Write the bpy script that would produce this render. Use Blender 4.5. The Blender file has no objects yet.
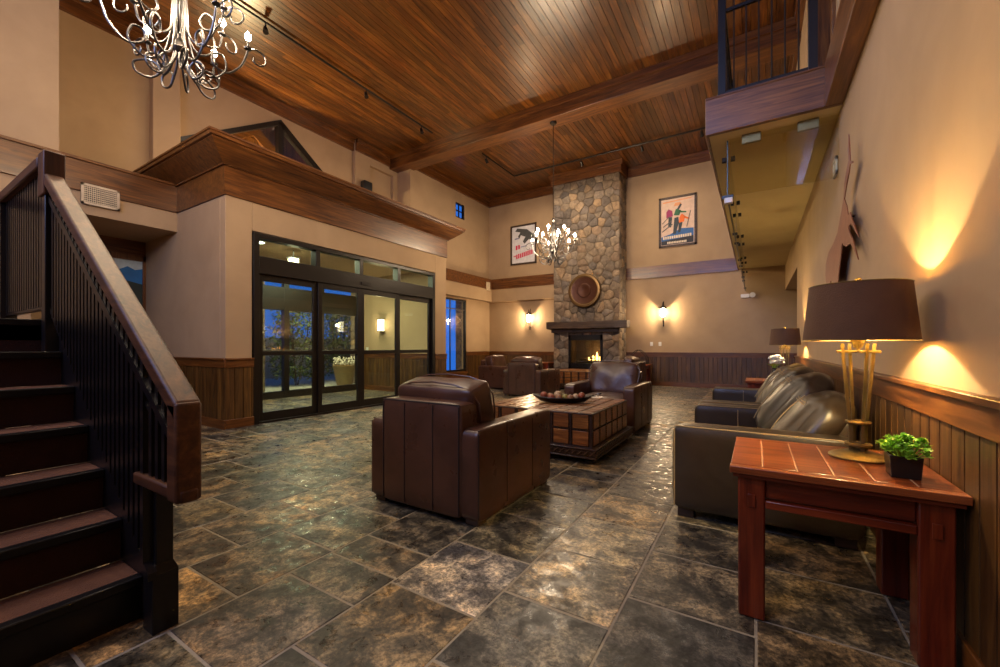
import bpy, bmesh, math, random
from mathutils import Vector, Matrix
R = math.radians
rnd = random.Random(7)
sc = bpy.context.scene
COL = sc.collection

# ------------------------------------------------------------------ camera
cd = bpy.data.cameras.new('camera')
cam = bpy.data.objects.new('camera', cd); COL.objects.link(cam)
cam.location = (0, 0, 1.15)
cam.rotation_euler = (R(90), 0, math.atan(256/412))
cd.sensor_width = 36; cd.lens = 36*412/1000
cd.shift_y = 0.0135
cd.clip_start = 0.05; cd.clip_end = 200
sc.camera = cam

# ------------------------------------------------------------------ world and exposure
w = bpy.data.worlds.new('dusk'); sc.world = w; w.use_nodes = True
bg = w.node_tree.nodes['Background']
bg.inputs[0].default_value = (0.02, 0.13, 0.62, 1); bg.inputs[1].default_value = 0.75
vs = sc.view_settings
vs.view_transform = 'Standard'; vs.look = 'None'; vs.exposure = 1.06; vs.gamma = 1.0
vs.use_curve_mapping = False

def lamp(kind, loc, power, color, size=0.05, rot=None, spot=None, blend=0.5, sy=None, name='light'):
    ld = bpy.data.lights.new(name, kind)
    ld.energy = power; ld.color = color
    if kind == 'AREA':
        ld.size = size
        if sy: ld.shape = 'RECTANGLE'; ld.size_y = sy
    else:
        ld.shadow_soft_size = size
    if kind == 'SPOT':
        ld.spot_size = R(spot); ld.spot_blend = blend
    o = bpy.data.objects.new(name, ld); COL.objects.link(o); o.location = loc
    if rot is not None: o.rotation_euler = rot
    return o
def aim(o, tgt):
    d = Vector(tgt)-o.location
    o.rotation_euler = d.to_track_quat('-Z', 'Y').to_euler()
    return o
WARM = (1.0, 0.74, 0.47)
# warm fill added under the ceiling, cool fill added behind for an unseen window
for (x, y, p) in [(-5.0, -0.6, 38), (-5.2, 4.6, 66), (-5.4, 10.6, 40), (-2.2, 10.6, 26)]:
    lamp('AREA', (x, y, 6.2), p, (1, 0.80, 0.58), 2.2, (0, 0, 0), sy=2.2, name='ceiling_fill')
aim(lamp('AREA', (-3.5, -2.9, 4.6), 75, (0.42, 0.55, 1.0), 3.0, sy=2.0, name='cool_rear_fill'), (-4.2, 6, 3.4))
_wl = aim(lamp('AREA', (-1.9, -2.9, 4.7), 11, (0.35, 0.50, 1.0), 1.4, sy=1.8, name='cool_rear_fill'), (-.1, 4.7, 3.9)); _wl.data.spread = R(42)  # second cool beam, added to turn the balcony front bluish

# ------------------------------------------------------------------ materials
def newmat(name):
    m = bpy.data.materials.new(name); m.use_nodes = True
    nt = m.node_tree; return m, nt, nt.nodes, nt.links, nt.nodes['Principled BSDF']
def ramp(n, stops):
    r = n.new('ShaderNodeValToRGB'); e = r.color_ramp.elements
    e[0].position, e[0].color = stops[0][0], (*stops[0][1], 1)
    e[1].position, e[1].color = stops[-1][0], (*stops[-1][1], 1)
    for p, c in stops[1:-1]:
        q = e.new(p); q.color = (*c, 1)
    return r
def coords(n, l, scale, rot=(0, 0, 0)):
    tc = n.new('ShaderNodeTexCoord'); mp = n.new('ShaderNodeMapping')
    mp.inputs['Scale'].default_value = scale; mp.inputs['Rotation'].default_value = rot
    l.new(tc.outputs['Object'], mp.inputs['Vector']); return mp
def noise(n, l, vec, scale, detail=4, rough=0.55, dist=0.0):
    t = n.new('ShaderNodeTexNoise'); t.inputs['Scale'].default_value = scale
    t.inputs['Detail'].default_value = detail; t.inputs['Roughness'].default_value = rough
    t.inputs['Distortion'].default_value = dist
    l.new(vec.outputs[0], t.inputs['Vector']); return t
def bump(n, l, src, b, strength, dist=0.01, prev=None):
    bp = n.new('ShaderNodeBump'); bp.inputs['Strength'].default_value = strength
    bp.inputs['Distance'].default_value = dist
    l.new(src, bp.inputs['Height'])
    if prev is not None: l.new(prev.outputs[0], bp.inputs['Normal'])
    l.new(bp.outputs[0], b.inputs['Normal']); return bp
def mixc(n, l, a, b, mode='MULTIPLY', f=1.0):
    m = n.new('ShaderNodeMix'); m.data_type = 'RGBA'; m.blend_type = mode
    if isinstance(f, (int, float)): m.inputs[0].default_value = f
    else: l.new(f, m.inputs[0])
    for s, v in ((6, a), (7, b)):
        if isinstance(v, tuple): m.inputs[s].default_value = (*v, 1)
        else: l.new(v, m.inputs[s])
    return m.outputs[2]
def attr(n):
    a = n.new('ShaderNodeAttribute'); a.attribute_name = 'tint'; return a.outputs['Color']

def plain(name, col, rough=0.5, metal=0.0, spec=0.5, bumpy=None):
    m, nt, n, l, b = newmat(name)
    mp = coords(n, l, (1, 1, 1)); t = noise(n, l, mp, 9, 3)
    r = ramp(n, [(0.3, tuple(c*0.88 for c in col)), (0.7, tuple(min(1, c*1.1) for c in col))])
    l.new(t.outputs[0], r.inputs[0]); l.new(r.outputs[0], b.inputs['Base Color'])
    b.inputs['Roughness'].default_value = rough; b.inputs['Metallic'].default_value = metal
    b.inputs['Specular IOR Level'].default_value = spec
    if bumpy:
        t2 = noise(n, l, mp, bumpy[0], 5); bump(n, l, t2.outputs[0], b, bumpy[1], 0.01)
    return m
def plaster(name, c1, c2):
    m, nt, n, l, b = newmat(name)
    mp = coords(n, l, (1, 1, 1)); t = noise(n, l, mp, 1.3, 5, 0.6, 0.4)
    r = ramp(n, [(0.3, c1), (0.7, c2)]); l.new(t.outputs[0], r.inputs[0])
    l.new(r.outputs[0], b.inputs['Base Color']); b.inputs['Roughness'].default_value = 0.75
    b.inputs['Specular IOR Level'].default_value = 0.25
    t2 = noise(n, l, mp, 22, 5, 0.6); bump(n, l, t2.outputs[0], b, 0.12, 0.004)
    return m
def wood(name, axis, dark, mid, light, rough=0.35, tint=False, coat=0.0, scale=1.0, knots=True):
    """grain runs along axis (0, 1, 2)"""
    m, nt, n, l, b = newmat(name)
    s = [9*scale]*3; s[axis] = 0.7*scale
    mp = coords(n, l, tuple(s))
    t = noise(n, l, mp, 2.2, 7, 0.62, 0.7)
    r = ramp(n, [(0.28, dark), (0.5, mid), (0.74, light)]); l.new(t.outputs[0], r.inputs[0])
    s2 = [38*scale]*3; s2[axis] = 1.4*scale
    mp2 = coords(n, l, tuple(s2)); t2 = noise(n, l, mp2, 2.0, 4, 0.6)
    r2 = ramp(n, [(0.35, (0.72, 0.68, 0.65)), (0.6, (1, 1, 1))]); l.new(t2.outputs[0], r2.inputs[0])
    c = mixc(n, l, r.outputs[0], r2.outputs[0])
    if knots:
        s3 = [5*scale]*3; s3[axis] = 2.2*scale
        mp3 = coords(n, l, tuple(s3)); v = n.new('ShaderNodeTexVoronoi'); v.inputs['Scale'].default_value = 0.9
        l.new(mp3.outputs[0], v.inputs['Vector'])
        r3 = ramp(n, [(0.03, (0.22, 0.18, 0.16)), (0.11, (1, 1, 1))]); l.new(v.outputs['Distance'], r3.inputs[0])
        c = mixc(n, l, c, r3.outputs[0], 'MULTIPLY', 0.8)
    if tint: c = mixc(n, l, c, attr(n))
    l.new(c, b.inputs['Base Color'])
    b.inputs['Roughness'].default_value = rough
    b.inputs['Coat Weight'].default_value = coat; b.inputs['Coat Roughness'].default_value = 0.2
    bump(n, l, t2.outputs[0], b, 0.12, 0.004)
    return m
def emis(name, col, s):
    m, nt, n, l, b = newmat(name)
    b.inputs['Base Color'].default_value = (*col, 1)
    b.inputs['Emission Color'].default_value = (*col, 1); b.inputs['Emission Strength'].default_value = s
    return m
def glassmat(name, tintc=(0.9, 0.95, 0.92), rough=0.0, fac=0.12):
    m, nt, n, l, b = newmat(name)
    tr = n.new('ShaderNodeBsdfTransparent'); tr.inputs[0].default_value = (*tintc, 1)
    gl = n.new('ShaderNodeBsdfGlossy'); gl.inputs['Roughness'].default_value = rough
    fr = n.new('ShaderNodeFresnel'); fr.inputs[0].default_value = 1.5
    mx = n.new('ShaderNodeMixShader'); ad = n.new('ShaderNodeMath'); ad.operation = 'ADD'
    ad.inputs[1].default_value = fac*0.3; l.new(fr.outputs[0], ad.inputs[0])
    ge = n.new('ShaderNodeNewGeometry'); iv = n.new('ShaderNodeMath'); iv.operation = 'SUBTRACT'; iv.inputs[0].default_value = 1
    ml = n.new('ShaderNodeMath'); ml.operation = 'MULTIPLY'; l.new(ge.outputs['Backfacing'], iv.inputs[1])
    l.new(iv.outputs[0], ml.inputs[0]); l.new(ad.outputs[0], ml.inputs[1])
    l.new(ml.outputs[0], mx.inputs[0]); l.new(tr.outputs[0], mx.inputs[1]); l.new(gl.outputs[0], mx.inputs[2])
    l.new(mx.outputs[0], n['Material Output'].inputs[0])
    return m

WALL = plaster('beige_plaster', (0.37, 0.25, 0.145), (0.44, 0.305, 0.18))
SOFF = plaster('soffit_plaster', (0.42, 0.31, 0.15), (0.48, 0.36, 0.18))
D, Mi, L = (0.045, 0.017, 0.006), (0.135, 0.052, 0.016), (0.27, 0.115, 0.036)
TRIM = [wood('stained_trim_%s' % a, i, (0.038, 0.010, 0.0015), (0.135, 0.044, 0.008), (0.25, 0.098, 0.020), 0.38, coat=0.15) for i, a in enumerate('xyz')]
CEIL = wood('ceiling_boards', 1, (0.03, 0.008, 0.001), (0.125, 0.040, 0.005), (0.25, 0.095, 0.014), 0.32, tint=True, coat=0.18)
PANEL = wood('wainscot_boards', 2, (0.028, 0.010, 0.002), (0.095, 0.042, 0.009), (0.20, 0.100, 0.022), 0.42, tint=True, coat=0.15)
RAILW = [wood('rail_wood_%s' % a, i, (0.03, 0.009, 0.003), (0.085, 0.027, 0.008), (0.17, 0.063, 0.018), 0.5, coat=0.0) for i, a in enumerate('xyz')]
REDW = [wood('red_table_wood_%s' % a, i, (0.055, 0.006, 0.002), (0.15, 0.017, 0.004), (0.27, 0.045, 0.010), 0.3, coat=0.4, knots=False, tint=False) for i, a in enumerate('xyz')]
REDT = wood('red_table_top', 0, (0.09, 0.017, 0.005), (0.24, 0.055, 0.013), (0.38, 0.11, 0.03), 0.28, coat=0.5, knots=False, tint=True)
DARKW = wood('dark_mantel_wood', 0, (0.02, 0.010, 0.006), (0.05, 0.026, 0.014), (0.10, 0.055, 0.03), 0.5)
CHEST = wood('chest_panels', 0, (0.07, 0.022, 0.006), (0.22, 0.085, 0.02), (0.42, 0.19, 0.05), 0.33, tint=True, coat=0.3, scale=1.6)
CHESTD = wood('chest_frame', 0, (0.014, 0.006, 0.004), (0.036, 0.015, 0.008), (0.085, 0.038, 0.02), 0.35, coat=0.3)
BLACK = plain('black_metal', (0.007, 0.006, 0.007), 0.32, 0.0, 0.4)
BRONZE = plain('dark_bronze_frame', (0.011, 0.0075, 0.006), 0.36, 0.2)
IRON = plain('wrought_iron', (0.03, 0.024, 0.02), 0.45, 0.6)
SILVER = plain('brushed_pewter', (0.10, 0.095, 0.095), 0.34, 1.0)
BRASS = plain('antique_brass', (0.20, 0.15, 0.06), 0.5, 0.85, bumpy=(30, 0.15))
RUST = plain('rusted_steel', (0.22, 0.075, 0.035), 0.55, 0.4, bumpy=(20, 0.2))
SHADE = plain('brown_shade_cloth', (0.10, 0.046, 0.022), 0.85, bumpy=(160, 0.3))
SHADEIN = plain('gold_shade_lining', (0.75, 0.52, 0.2), 0.6)
WHITE = plain('white_plastic', (0.72, 0.68, 0.62), 0.4)
CREAM = plain('cream_grille', (0.55, 0.44, 0.31), 0.5)
BULB = emis('bulb_glow', (1.0, 0.80, 0.55), 90)
GLASS = glassmat('door_glass', (0.86, 0.90, 0.85), fac=0.15)
GLASSC = glassmat('clear_baffle_glass', (0.93, 0.92, 0.80), fac=0.3)
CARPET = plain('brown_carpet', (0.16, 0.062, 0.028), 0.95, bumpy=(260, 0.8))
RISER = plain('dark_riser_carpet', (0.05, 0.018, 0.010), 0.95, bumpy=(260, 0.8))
SEAM = plain('seam_thread', (0.30, 0.22, 0.12), 0.8)
SEAMD = plain('dark_seam', (0.018, 0.009, 0.007), 0.7)
GREEN = plain('fresh_green_leaves', (0.30, 0.58, 0.05), 0.5)
SHRUBM = plain('shrub_leaves', (0.05, 0.085, 0.022), 0.6)
POTM = plain('black_pot', (0.01, 0.008, 0.007), 0.35)
PETAL = plain('white_petals', (0.75, 0.72, 0.62), 0.6)
CONC = plain('concrete', (0.35, 0.36, 0.33), 0.8, bumpy=(20, 0.3))

def leather(name, c, rough=0.3):
    m, nt, n, l, b = newmat(name)
    mp = coords(n, l, (1, 1, 1)); t = noise(n, l, mp, 3.5, 4, 0.6, 0.3)
    r = ramp(n, [(0.3, tuple(x*0.7 for x in c)), (0.7, tuple(x*1.25 for x in c))]); l.new(t.outputs[0], r.inputs[0])
    l.new(r.outputs[0], b.inputs['Base Color'])
    t3 = noise(n, l, mp, 5, 3); rr = ramp(n, [(0.3, (rough-.07,)*3), (0.7, (rough+.1,)*3)])
    l.new(t3.outputs[0], rr.inputs[0]); l.new(rr.outputs[0], b.inputs['Roughness'])
    v = n.new('ShaderNodeTexVoronoi'); v.inputs['Scale'].default_value = 190
    l.new(mp.outputs[0], v.inputs['Vector'])
    b1 = bump(n, l, v.outputs['Distance'], b, 0.08, 0.002)
    t2 = noise(n, l, mp, 7, 3, 0.5, 0.8); bump(n, l, t2.outputs[0], b, 0.18, 0.012, b1)
    return m
LEATH = leather('brown_leather', (0.070, 0.029, 0.0175), 0.32)
LEATHO = leather('umber_leather', (0.030, 0.019, 0.0105), 0.36)

def slate():
    m, nt, n, l, b = newmat('slate_tiles')
    mp = coords(n, l, (1, 1, 1)); a = attr(n)
    # each tile samples its own part of the noise: the tint shifts the lookup
    add = n.new('ShaderNodeVectorMath'); add.operation = 'MULTIPLY_ADD'
    add.inputs[1].default_value = (90, 70, 50)
    l.new(a, add.inputs[0]); l.new(mp.outputs[0], add.inputs[2])
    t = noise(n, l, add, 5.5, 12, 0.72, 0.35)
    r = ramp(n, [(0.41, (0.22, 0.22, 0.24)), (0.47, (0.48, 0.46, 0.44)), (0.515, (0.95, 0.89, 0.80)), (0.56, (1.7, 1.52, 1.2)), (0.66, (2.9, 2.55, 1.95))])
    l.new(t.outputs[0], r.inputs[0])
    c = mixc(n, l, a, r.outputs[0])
    t4 = noise(n, l, add, 1.7, 4, 0.6, 0.5)
    r4 = ramp(n, [(0.42, (0.88, 0.89, 0.93)), (0.60, (1.16, 1.04, 0.86))]); l.new(t4.outputs[0], r4.inputs[0])
    c = mixc(n, l, c, r4.outputs[0])
    t5 = noise(n, l, add, 48, 6, 0.8); r5 = ramp(n, [(0.44, (0.45, 0.45, 0.46)), (0.58, (1.45, 1.40, 1.3))]); l.new(t5.outputs[0], r5.inputs[0])
    c = mixc(n, l, c, r5.outputs[0])
    l.new(c, b.inputs['Base Color'])
    t2 = noise(n, l, add, 14, 6, 0.6, 0.5); rr = ramp(n, [(0.35, (0.22,)*3), (0.65, (0.6,)*3)])
    l.new(t2.outputs[0], rr.inputs[0]); l.new(rr.outputs[0], b.inputs['Roughness'])
    b.inputs['Specular IOR Level'].default_value = 0.42
    b1 = bump(n, l, t.outputs[0], b, 0.2, 0.006); bump(n, l, t2.outputs[0], b, 0.12, 0.005, b1)
    return m
SLATE = slate()
GROUT = plain('grout', (0.27, 0.235, 0.185), 0.8, bumpy=(60, 0.4))
def stonem():
    m, nt, n, l, b = newmat('field_stone')
    mp = coords(n, l, (1, 1, 1)); a = attr(n)
    t = noise(n, l, mp, 9, 6, 0.65, 0.5)
    r = ramp(n, [(0.3, (0.55, 0.52, 0.5)), (0.7, (1.35, 1.3, 1.2))]); l.new(t.outputs[0], r.inputs[0])
    l.new(mixc(n, l, a, r.outputs[0]), b.inputs['Base Color']); b.inputs['Roughness'].default_value = 0.8
    t2 = noise(n, l, mp, 16, 6, 0.7); bump(n, l, t2.outputs[0], b, 0.7, 0.03)
    return m
STONE = stonem()
MORTAR = plain('mortar', (0.17, 0.13, 0.09), 0.95, bumpy=(30, 0.5))

# ------------------------------------------------------------------ mesh helpers
class MB:
    def __init__(s): s.v = []; s.f = []; s.c = []; s.mi = []; s.st = []
    def add(s, vs, fs, c=(1, 1, 1), mi=0, M=None):
        k = len(s.v); s.st.append((k, len(s.f)))
        for p in vs:
            p = Vector(p)
            if M is not None: p = M @ p
            s.v.append(tuple(p))
        for f in fs:
            s.f.append([k+i for i in f]); s.c.append(c); s.mi.append(mi)
        return s
    def box(s, x0, x1, y0, y1, z0, z1, c=(1, 1, 1), mi=0, M=None):
        x0, x1 = min(x0, x1), max(x0, x1); y0, y1 = min(y0, y1), max(y0, y1); z0, z1 = min(z0, z1), max(z0, z1)
        return s.add([(x0, y0, z0), (x1, y0, z0), (x1, y1, z0), (x0, y1, z0), (x0, y0, z1), (x1, y0, z1), (x1, y1, z1), (x0, y1, z1)],
                     [(0, 3, 2, 1), (4, 5, 6, 7), (0, 1, 5, 4), (1, 2, 6, 5), (2, 3, 7, 6), (3, 0, 4, 7)], c, mi, M)
    def prism(s, poly, axis, a0, a1, c=(1, 1, 1), mi=0, M=None):
        """poly in the two other axes (ordered), extruded along axis from a0 to a1"""
        def mk(p, a):
            q = [0, 0, 0]; o = [i for i in range(3) if i != axis]
            q[axis] = a; q[o[0]] = p[0]; q[o[1]] = p[1]; return q
        n = len(poly); vs = [mk(p, a0) for p in poly]+[mk(p, a1) for p in poly]
        fs = [tuple(range(n))[::-1], tuple(range(n, 2*n))]+[(i, (i+1) % n, n+(i+1) % n, n+i) for i in range(n)]
        return s.add(vs, fs, c, mi, M)
    def tube(s, pts, r, seg=8, c=(1, 1, 1), mi=0, M=None, close=False):
        pts = [Vector(p) for p in pts]; n = len(pts)
        rs = r if isinstance(r, (list, tuple)) else [r]*n
        vs = []; fs = []
        t0 = (pts[1]-pts[0]).normalized()
        up = Vector((0, 0, 1)) if abs(t0.z) < 0.9 else Vector((1, 0, 0))
        nrm = t0.cross(up).normalized()
        for i, p in enumerate(pts):
            if close: t = (pts[(i+1) % n]-pts[i-1]).normalized()
            else: t = (pts[min(i+1, n-1)]-pts[max(i-1, 0)]).normalized()
            nrm = (nrm-t*nrm.dot(t)).normalized(); b = t.cross(nrm)
            for k in range(seg):
                a = 2*math.pi*k/seg
                vs.append(p+(nrm*math.cos(a)+b*math.sin(a))*rs[i])
        m = n if close else n-1
        for i in range(m):
            for k in range(seg):
                j = (i+1) % n
                fs.append((i*seg+k, i*seg+(k+1) % seg, j*seg+(k+1) % seg, j*seg+k))
        if not close: fs += [tuple(range(seg))[::-1], tuple(range((n-1)*seg, n*seg))]
        return s.add(vs, fs, c, mi, M)
    def lathe(s, prof, cx=0, cy=0, seg=24, c=(1, 1, 1), mi=0, M=None, cap=True):
        vs = []; fs = []; n = len(prof)
        for (r, z) in prof:
            for k in range(seg):
                a = 2*math.pi*k/seg; vs.append((cx+r*math.cos(a), cy+r*math.sin(a), z))
        for i in range(n-1):
            for k in range(seg):
                fs.append((i*seg+k, i*seg+(k+1) % seg, (i+1)*seg+(k+1) % seg, (i+1)*seg+k))
        if cap: fs += [tuple(range(seg))[::-1], tuple(range((n-1)*seg, n*seg))]
        return s.add(vs, fs, c, mi, M)
    def ico(s, ctr, r, sub=1, sc_=(1, 1, 1), jit=0, c=(1, 1, 1)):
        bm = bmesh.new(); bmesh.ops.create_icosphere(bm, subdivisions=sub, radius=1)
        vs = [(ctr[0]+v.co.x*r*sc_[0]*(1+rnd.uniform(-jit, jit)), ctr[1]+v.co.y*r*sc_[1]*(1+rnd.uniform(-jit, jit)), ctr[2]+v.co.z*r*sc_[2]*(1+rnd.uniform(-jit, jit))) for v in bm.verts]
        fs = [tuple(v.index for v in f.verts) for f in bm.faces]; bm.free()
        return s.add(vs, fs, c)

SPLIT = {'stretcher', 'collar', 'shade_trim', 'ski', 'lantern_cap', 'landing_rail', 'landing_handrail', 'top_rail', 'lower_rail', 'bottom_rail', 'clamp', 'apron', 'pane_edge', 'iron_strap', 'arm_seam', 'back_seam', 'piping'}
def obj(name, mb, mats, *a, **k):
    """one mesh object; the loose bars of the kinds in SPLIT each become an object of their own"""
    if name in SPLIT and len(mb.st) > 1:
        ends = mb.st[1:]+[(len(mb.v), len(mb.f))]; out = None
        for (v0, f0), (v1, f1) in zip(mb.st, ends):
            q = MB(); q.v = mb.v[v0:v1]; q.f = [[i-v0 for i in f] for f in mb.f[f0:f1]]; q.c = mb.c[f0:f1]; q.mi = mb.mi[f0:f1]; q.st = [(0, 0)]
            out = obj1(name, q, mats, *a, **k)
        return out
    return obj1(name, mb, mats, *a, **k)
def obj1(name, mb, mats, parent=None, bevel=0, segs=2, sub=0, smooth=True, world=False, label=None, kind=None, sharp=35):
    me = bpy.data.meshes.new(name)
    off = Vector((0, 0, 0))
    if world and parent is not None: off = parent_world(parent)
    me.from_pydata([tuple(Vector(p)-off) for p in mb.v], [], mb.f)
    if not isinstance(mats, (list, tuple)): mats = [mats]
    for m in mats: me.materials.append(m)
    me.polygons.foreach_set('material_index', mb.mi)
    ca = me.color_attributes.new('tint', 'FLOAT_COLOR', 'CORNER')
    buf = []
    for p, c in zip(me.polygons, mb.c):
        for _ in range(p.loop_total): buf.extend((c[0], c[1], c[2], 1))
    ca.data.foreach_set('color', buf)
    bm = bmesh.new(); bm.from_mesh(me); bmesh.ops.recalc_face_normals(bm, faces=bm.faces); bm.to_mesh(me); bm.free()
    if smooth:
        me.shade_smooth(); me.set_sharp_from_angle(angle=R(sharp))
    me.update()
    o = bpy.data.objects.new(name, me); COL.objects.link(o)
    if parent is not None: o.parent = parent
    if bevel:
        b = o.modifiers.new('bevel', 'BEVEL'); b.width = bevel; b.segments = segs; b.limit_method = 'ANGLE'; b.angle_limit = R(40)
        b.harden_normals = False
    if sub:
        q = o.modifiers.new('sub', 'SUBSURF'); q.levels = sub; q.render_levels = sub
    if label: o['label'] = label
    if kind: o['kind'] = kind
    return o
def parent_world(p):
    v = Vector((0, 0, 0))
    while p is not None: v = v+p.location; p = p.parent
    return v
def thing(name, label, cat, loc=(0, 0, 0), rz=0, group=None):
    o = bpy.data.objects.new(name, None); COL.objects.link(o)
    o.location = loc; o.rotation_euler = (0, 0, rz); o.empty_display_size = 0.1
    o['label'] = label; o['category'] = cat
    if group: o['group'] = group
    return o
def tag(o, label, cat, group=None, kind=None):
    o['label'] = label; o['category'] = cat
    if group: o['group'] = group
    if kind: o['kind'] = kind
    return o
def struct(name, mb, mats, **k):
    if k.get('parent') is None: k['kind'] = 'structure'
    return obj(name, mb, mats, **k)
def copy_thing(root, loc, rz=None, label=None, group=None):
    r = root.copy(); COL.objects.link(r); r.location = loc
    if rz is not None: r.rotation_euler = (0, 0, rz)
    if label: r['label'] = label
    if group: r['group'] = group
    def rec(a, b):
        for ch in list(a.children):
            if ch.type == 'LIGHT' : pass
            c = ch.copy(); COL.objects.link(c); c.parent = b; rec(ch, c)
    rec(root, r)
    return r

XL, XU, XR, YF, YB = -8.48, -9.13, 0.64, 12.9, -3.2
ZC, ZCR = 6.65, 6.36
# ------------------------------------------------------------------ floor
def floor_tiles():
    g = MB(); g.box(-9.6, 3.3, YB-.2, YF+.2, -0.06, 0.0)
    f = struct('floor', g, GROUT)
    t = MB()
    pal = [(0.070, 0.068, 0.072), (0.115, 0.102, 0.088), (0.13, 0.11, 0.08), (0.145, 0.11, 0.074), (0.06, 0.06, 0.068), (0.10, 0.094, 0.074), (0.16, 0.125, 0.085)]
    phase = {-1: 1.92, -2: 1.66, -3: 1.43, -4: 1.21, -5: 0.97, -6: 1.23, -7: 1.51, -8: 1.80, -9: 2.08, 0: 2.05}
    special = {(-4, 1.715): 'half'}
    fixed = {(-3, 1.43): (0.30, 0.30, 0.32), (-2, 1.66): (0.24, 0.21, 0.16), (-2, 1.155): (0.10, 0.105, 0.11), (-3, 0.925): (0.16, 0.125, 0.075),
             (-1, 1.415): (0.055, 0.058, 0.066), (-2, 2.165): (0.17, 0.165, 0.15), (-3, 1.935): (0.17, 0.165, 0.125), (-3, 2.44): (0.15, 0.15, 0.12),
             (-1, 1.92): (0.15, 0.13, 0.095), (-4, 1.715): (0.075, 0.08, 0.09), (-4, 1.21): (0.14, 0.12, 0.095), (-4, 0.705): (0.13, 0.105, 0.08),
             (-5, 0.97): (0.15, 0.115, 0.08), (-5, 1.475): (0.17, 0.17, 0.15), (-5, 0.465): (0.26, 0.18, 0.085), (-1, 2.425): (0.13, 0.12, 0.095), (-5, 1.98): (0.08, 0.085, 0.095),
             (-6, 1.735): (0.20, 0.165, 0.125), (-6, 1.23): (0.16, 0.13, 0.10), (-7, 1.51): (0.08, 0.08, 0.09), (0, 1.545): (0.15, 0.115, 0.07), (0, 2.05): (0.15, 0.125, 0.08)}
    gr = 0.006
    for k in range(-19, 7):
        x0, x1 = k*0.505, (k+1)*0.505
        ph = phase.get(k, rnd.uniform(0, 0.5))
        n0 = int((YB-ph)/0.505)-1
        for j in range(n0, n0+34):
            y0 = ph+j*0.505; y1 = y0+0.505
            if y1 < YB-.2 or y0 > YF+.1: continue
            key = None
            for kk in fixed:
                if kk[0] == k and abs(kk[1]-y0) < 0.02: key = kk
            cuts = [(x0, x1, y0, y1)]
            if key is None and rnd.random() < 0.12: cuts = [(x0, x1, y0, y0+.2525), (x0, x1, y0+.2525, y1)]
            if k == -4 and abs(y0-1.21) < .02: cuts = [(x0, x1, y0, y0+.2525), (x0, x1, y0+.2525, y1)]
            for (a, b_, c_, d_) in cuts:
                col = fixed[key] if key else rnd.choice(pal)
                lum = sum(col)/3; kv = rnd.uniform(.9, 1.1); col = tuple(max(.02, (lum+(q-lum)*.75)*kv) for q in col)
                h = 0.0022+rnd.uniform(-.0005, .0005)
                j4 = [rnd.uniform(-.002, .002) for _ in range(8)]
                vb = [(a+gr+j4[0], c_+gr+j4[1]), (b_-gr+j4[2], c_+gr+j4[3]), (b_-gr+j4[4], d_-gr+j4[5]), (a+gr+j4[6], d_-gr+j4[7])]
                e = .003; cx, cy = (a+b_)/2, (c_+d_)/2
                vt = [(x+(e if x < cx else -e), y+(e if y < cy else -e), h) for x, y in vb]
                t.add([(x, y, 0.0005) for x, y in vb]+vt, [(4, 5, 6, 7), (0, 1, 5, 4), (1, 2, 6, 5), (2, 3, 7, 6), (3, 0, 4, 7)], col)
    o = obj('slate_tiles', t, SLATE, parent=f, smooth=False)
floor_tiles()

# ------------------------------------------------------------------ ceiling
def ceiling():
    g = MB(); g.box(-9.4, 3.3, YB-.2, YF+.2, ZC+.02, ZC+.14)
    c = struct('ceiling', g, plain('ceiling_backing', (0.03, 0.012, 0.005), 0.9))
    b = MB(); wd = 0.12; x = -9.2
    while x < 0.7:
        y = YB-rnd.uniform(0, 2)
        while y < YF:
            L_ = rnd.uniform(0.9, 3.2); s = rnd.uniform(0.6, 1.3); wm = rnd.uniform(.9, 1.08)
            b.add([(x+.001, y+.001, ZC+.02), (x+wd-.001, y+.001, ZC+.02), (x+wd-.001, y+L_-.001, ZC+.02), (x+.001, y+L_-.001, ZC+.02),
                   (x+.003, y+.001, ZC), (x+wd-.003, y+.001, ZC), (x+wd-.003, y+L_-.001, ZC), (x+.003, y+L_-.001, ZC)],
                  [(7, 6, 5, 4), (0, 1, 5, 4), (1, 2, 6, 5), (2, 3, 7, 6), (3, 0, 4, 7)], (s*wm, s, s/wm))
            y += L_
        x += wd
    obj('ceiling_boards', b, CEIL, parent=c, smooth=False)
ceiling()
bm_ = MB(); bm_.box(-9.1, XR, 8.45, 8.9, 6.30, ZC)
bo = struct('trim_1', bm_, TRIM[0], bevel=0.012)
m = MB(); m.box(-9.1, XR, 8.40, 8.45, 6.52, ZC-.001); m.box(-9.1, XR, 8.9, 8.95, 6.52, ZC-.001); obj('beam_edge_moulding', m, TRIM[0], parent=bo)

# ------------------------------------------------------------------ crown boards
def crown(name, x0, y0, x1, y1, side, z0=ZCR, th=.07):
    m = MB()
    if abs(x1-x0) < 1e-6: m.box(x0, x0+side*th, y0, y1, z0, ZC-.001); m.box(x0, x0+side*(th+.03), y0, y1, z0+.20, ZC-.001); mat = TRIM[1]
    else: m.box(x0, x1, y0, y0+side*th, z0, ZC-.001); m.box(x0, x1, y0, y0+side*(th+.03), z0+.20, ZC-.001); mat = TRIM[0]
    return struct(name, m, mat, bevel=0.006)
crown('trim_2', XU, YB, XU, 7.25, 1)
crown('trim_3', -9.02, 7.25, -9.02, 8.42, 1)
crown('trim_4', XL-.02, 8.93, XL-.02, YF, 1)
crown('trim_5', XL, YF, -5.52, YF, -1)
crown('trim_6', -3.43, YF, XR, YF, -1)
crown('trim_7', XR, YB, XR, 8.4, -1)
crown('trim_8', XR, 8.93, XR, YF, -1)
m = MB(); m.box(-5.6, -3.35, 12.10, 12.2, 6.32, ZC-.002); m.box(-5.6, -5.5, 12.2, YF-.12, 6.32, ZC-.002); m.box(-3.45, -3.35, 12.2, YF-.12, 6.32, ZC-.002)
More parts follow.
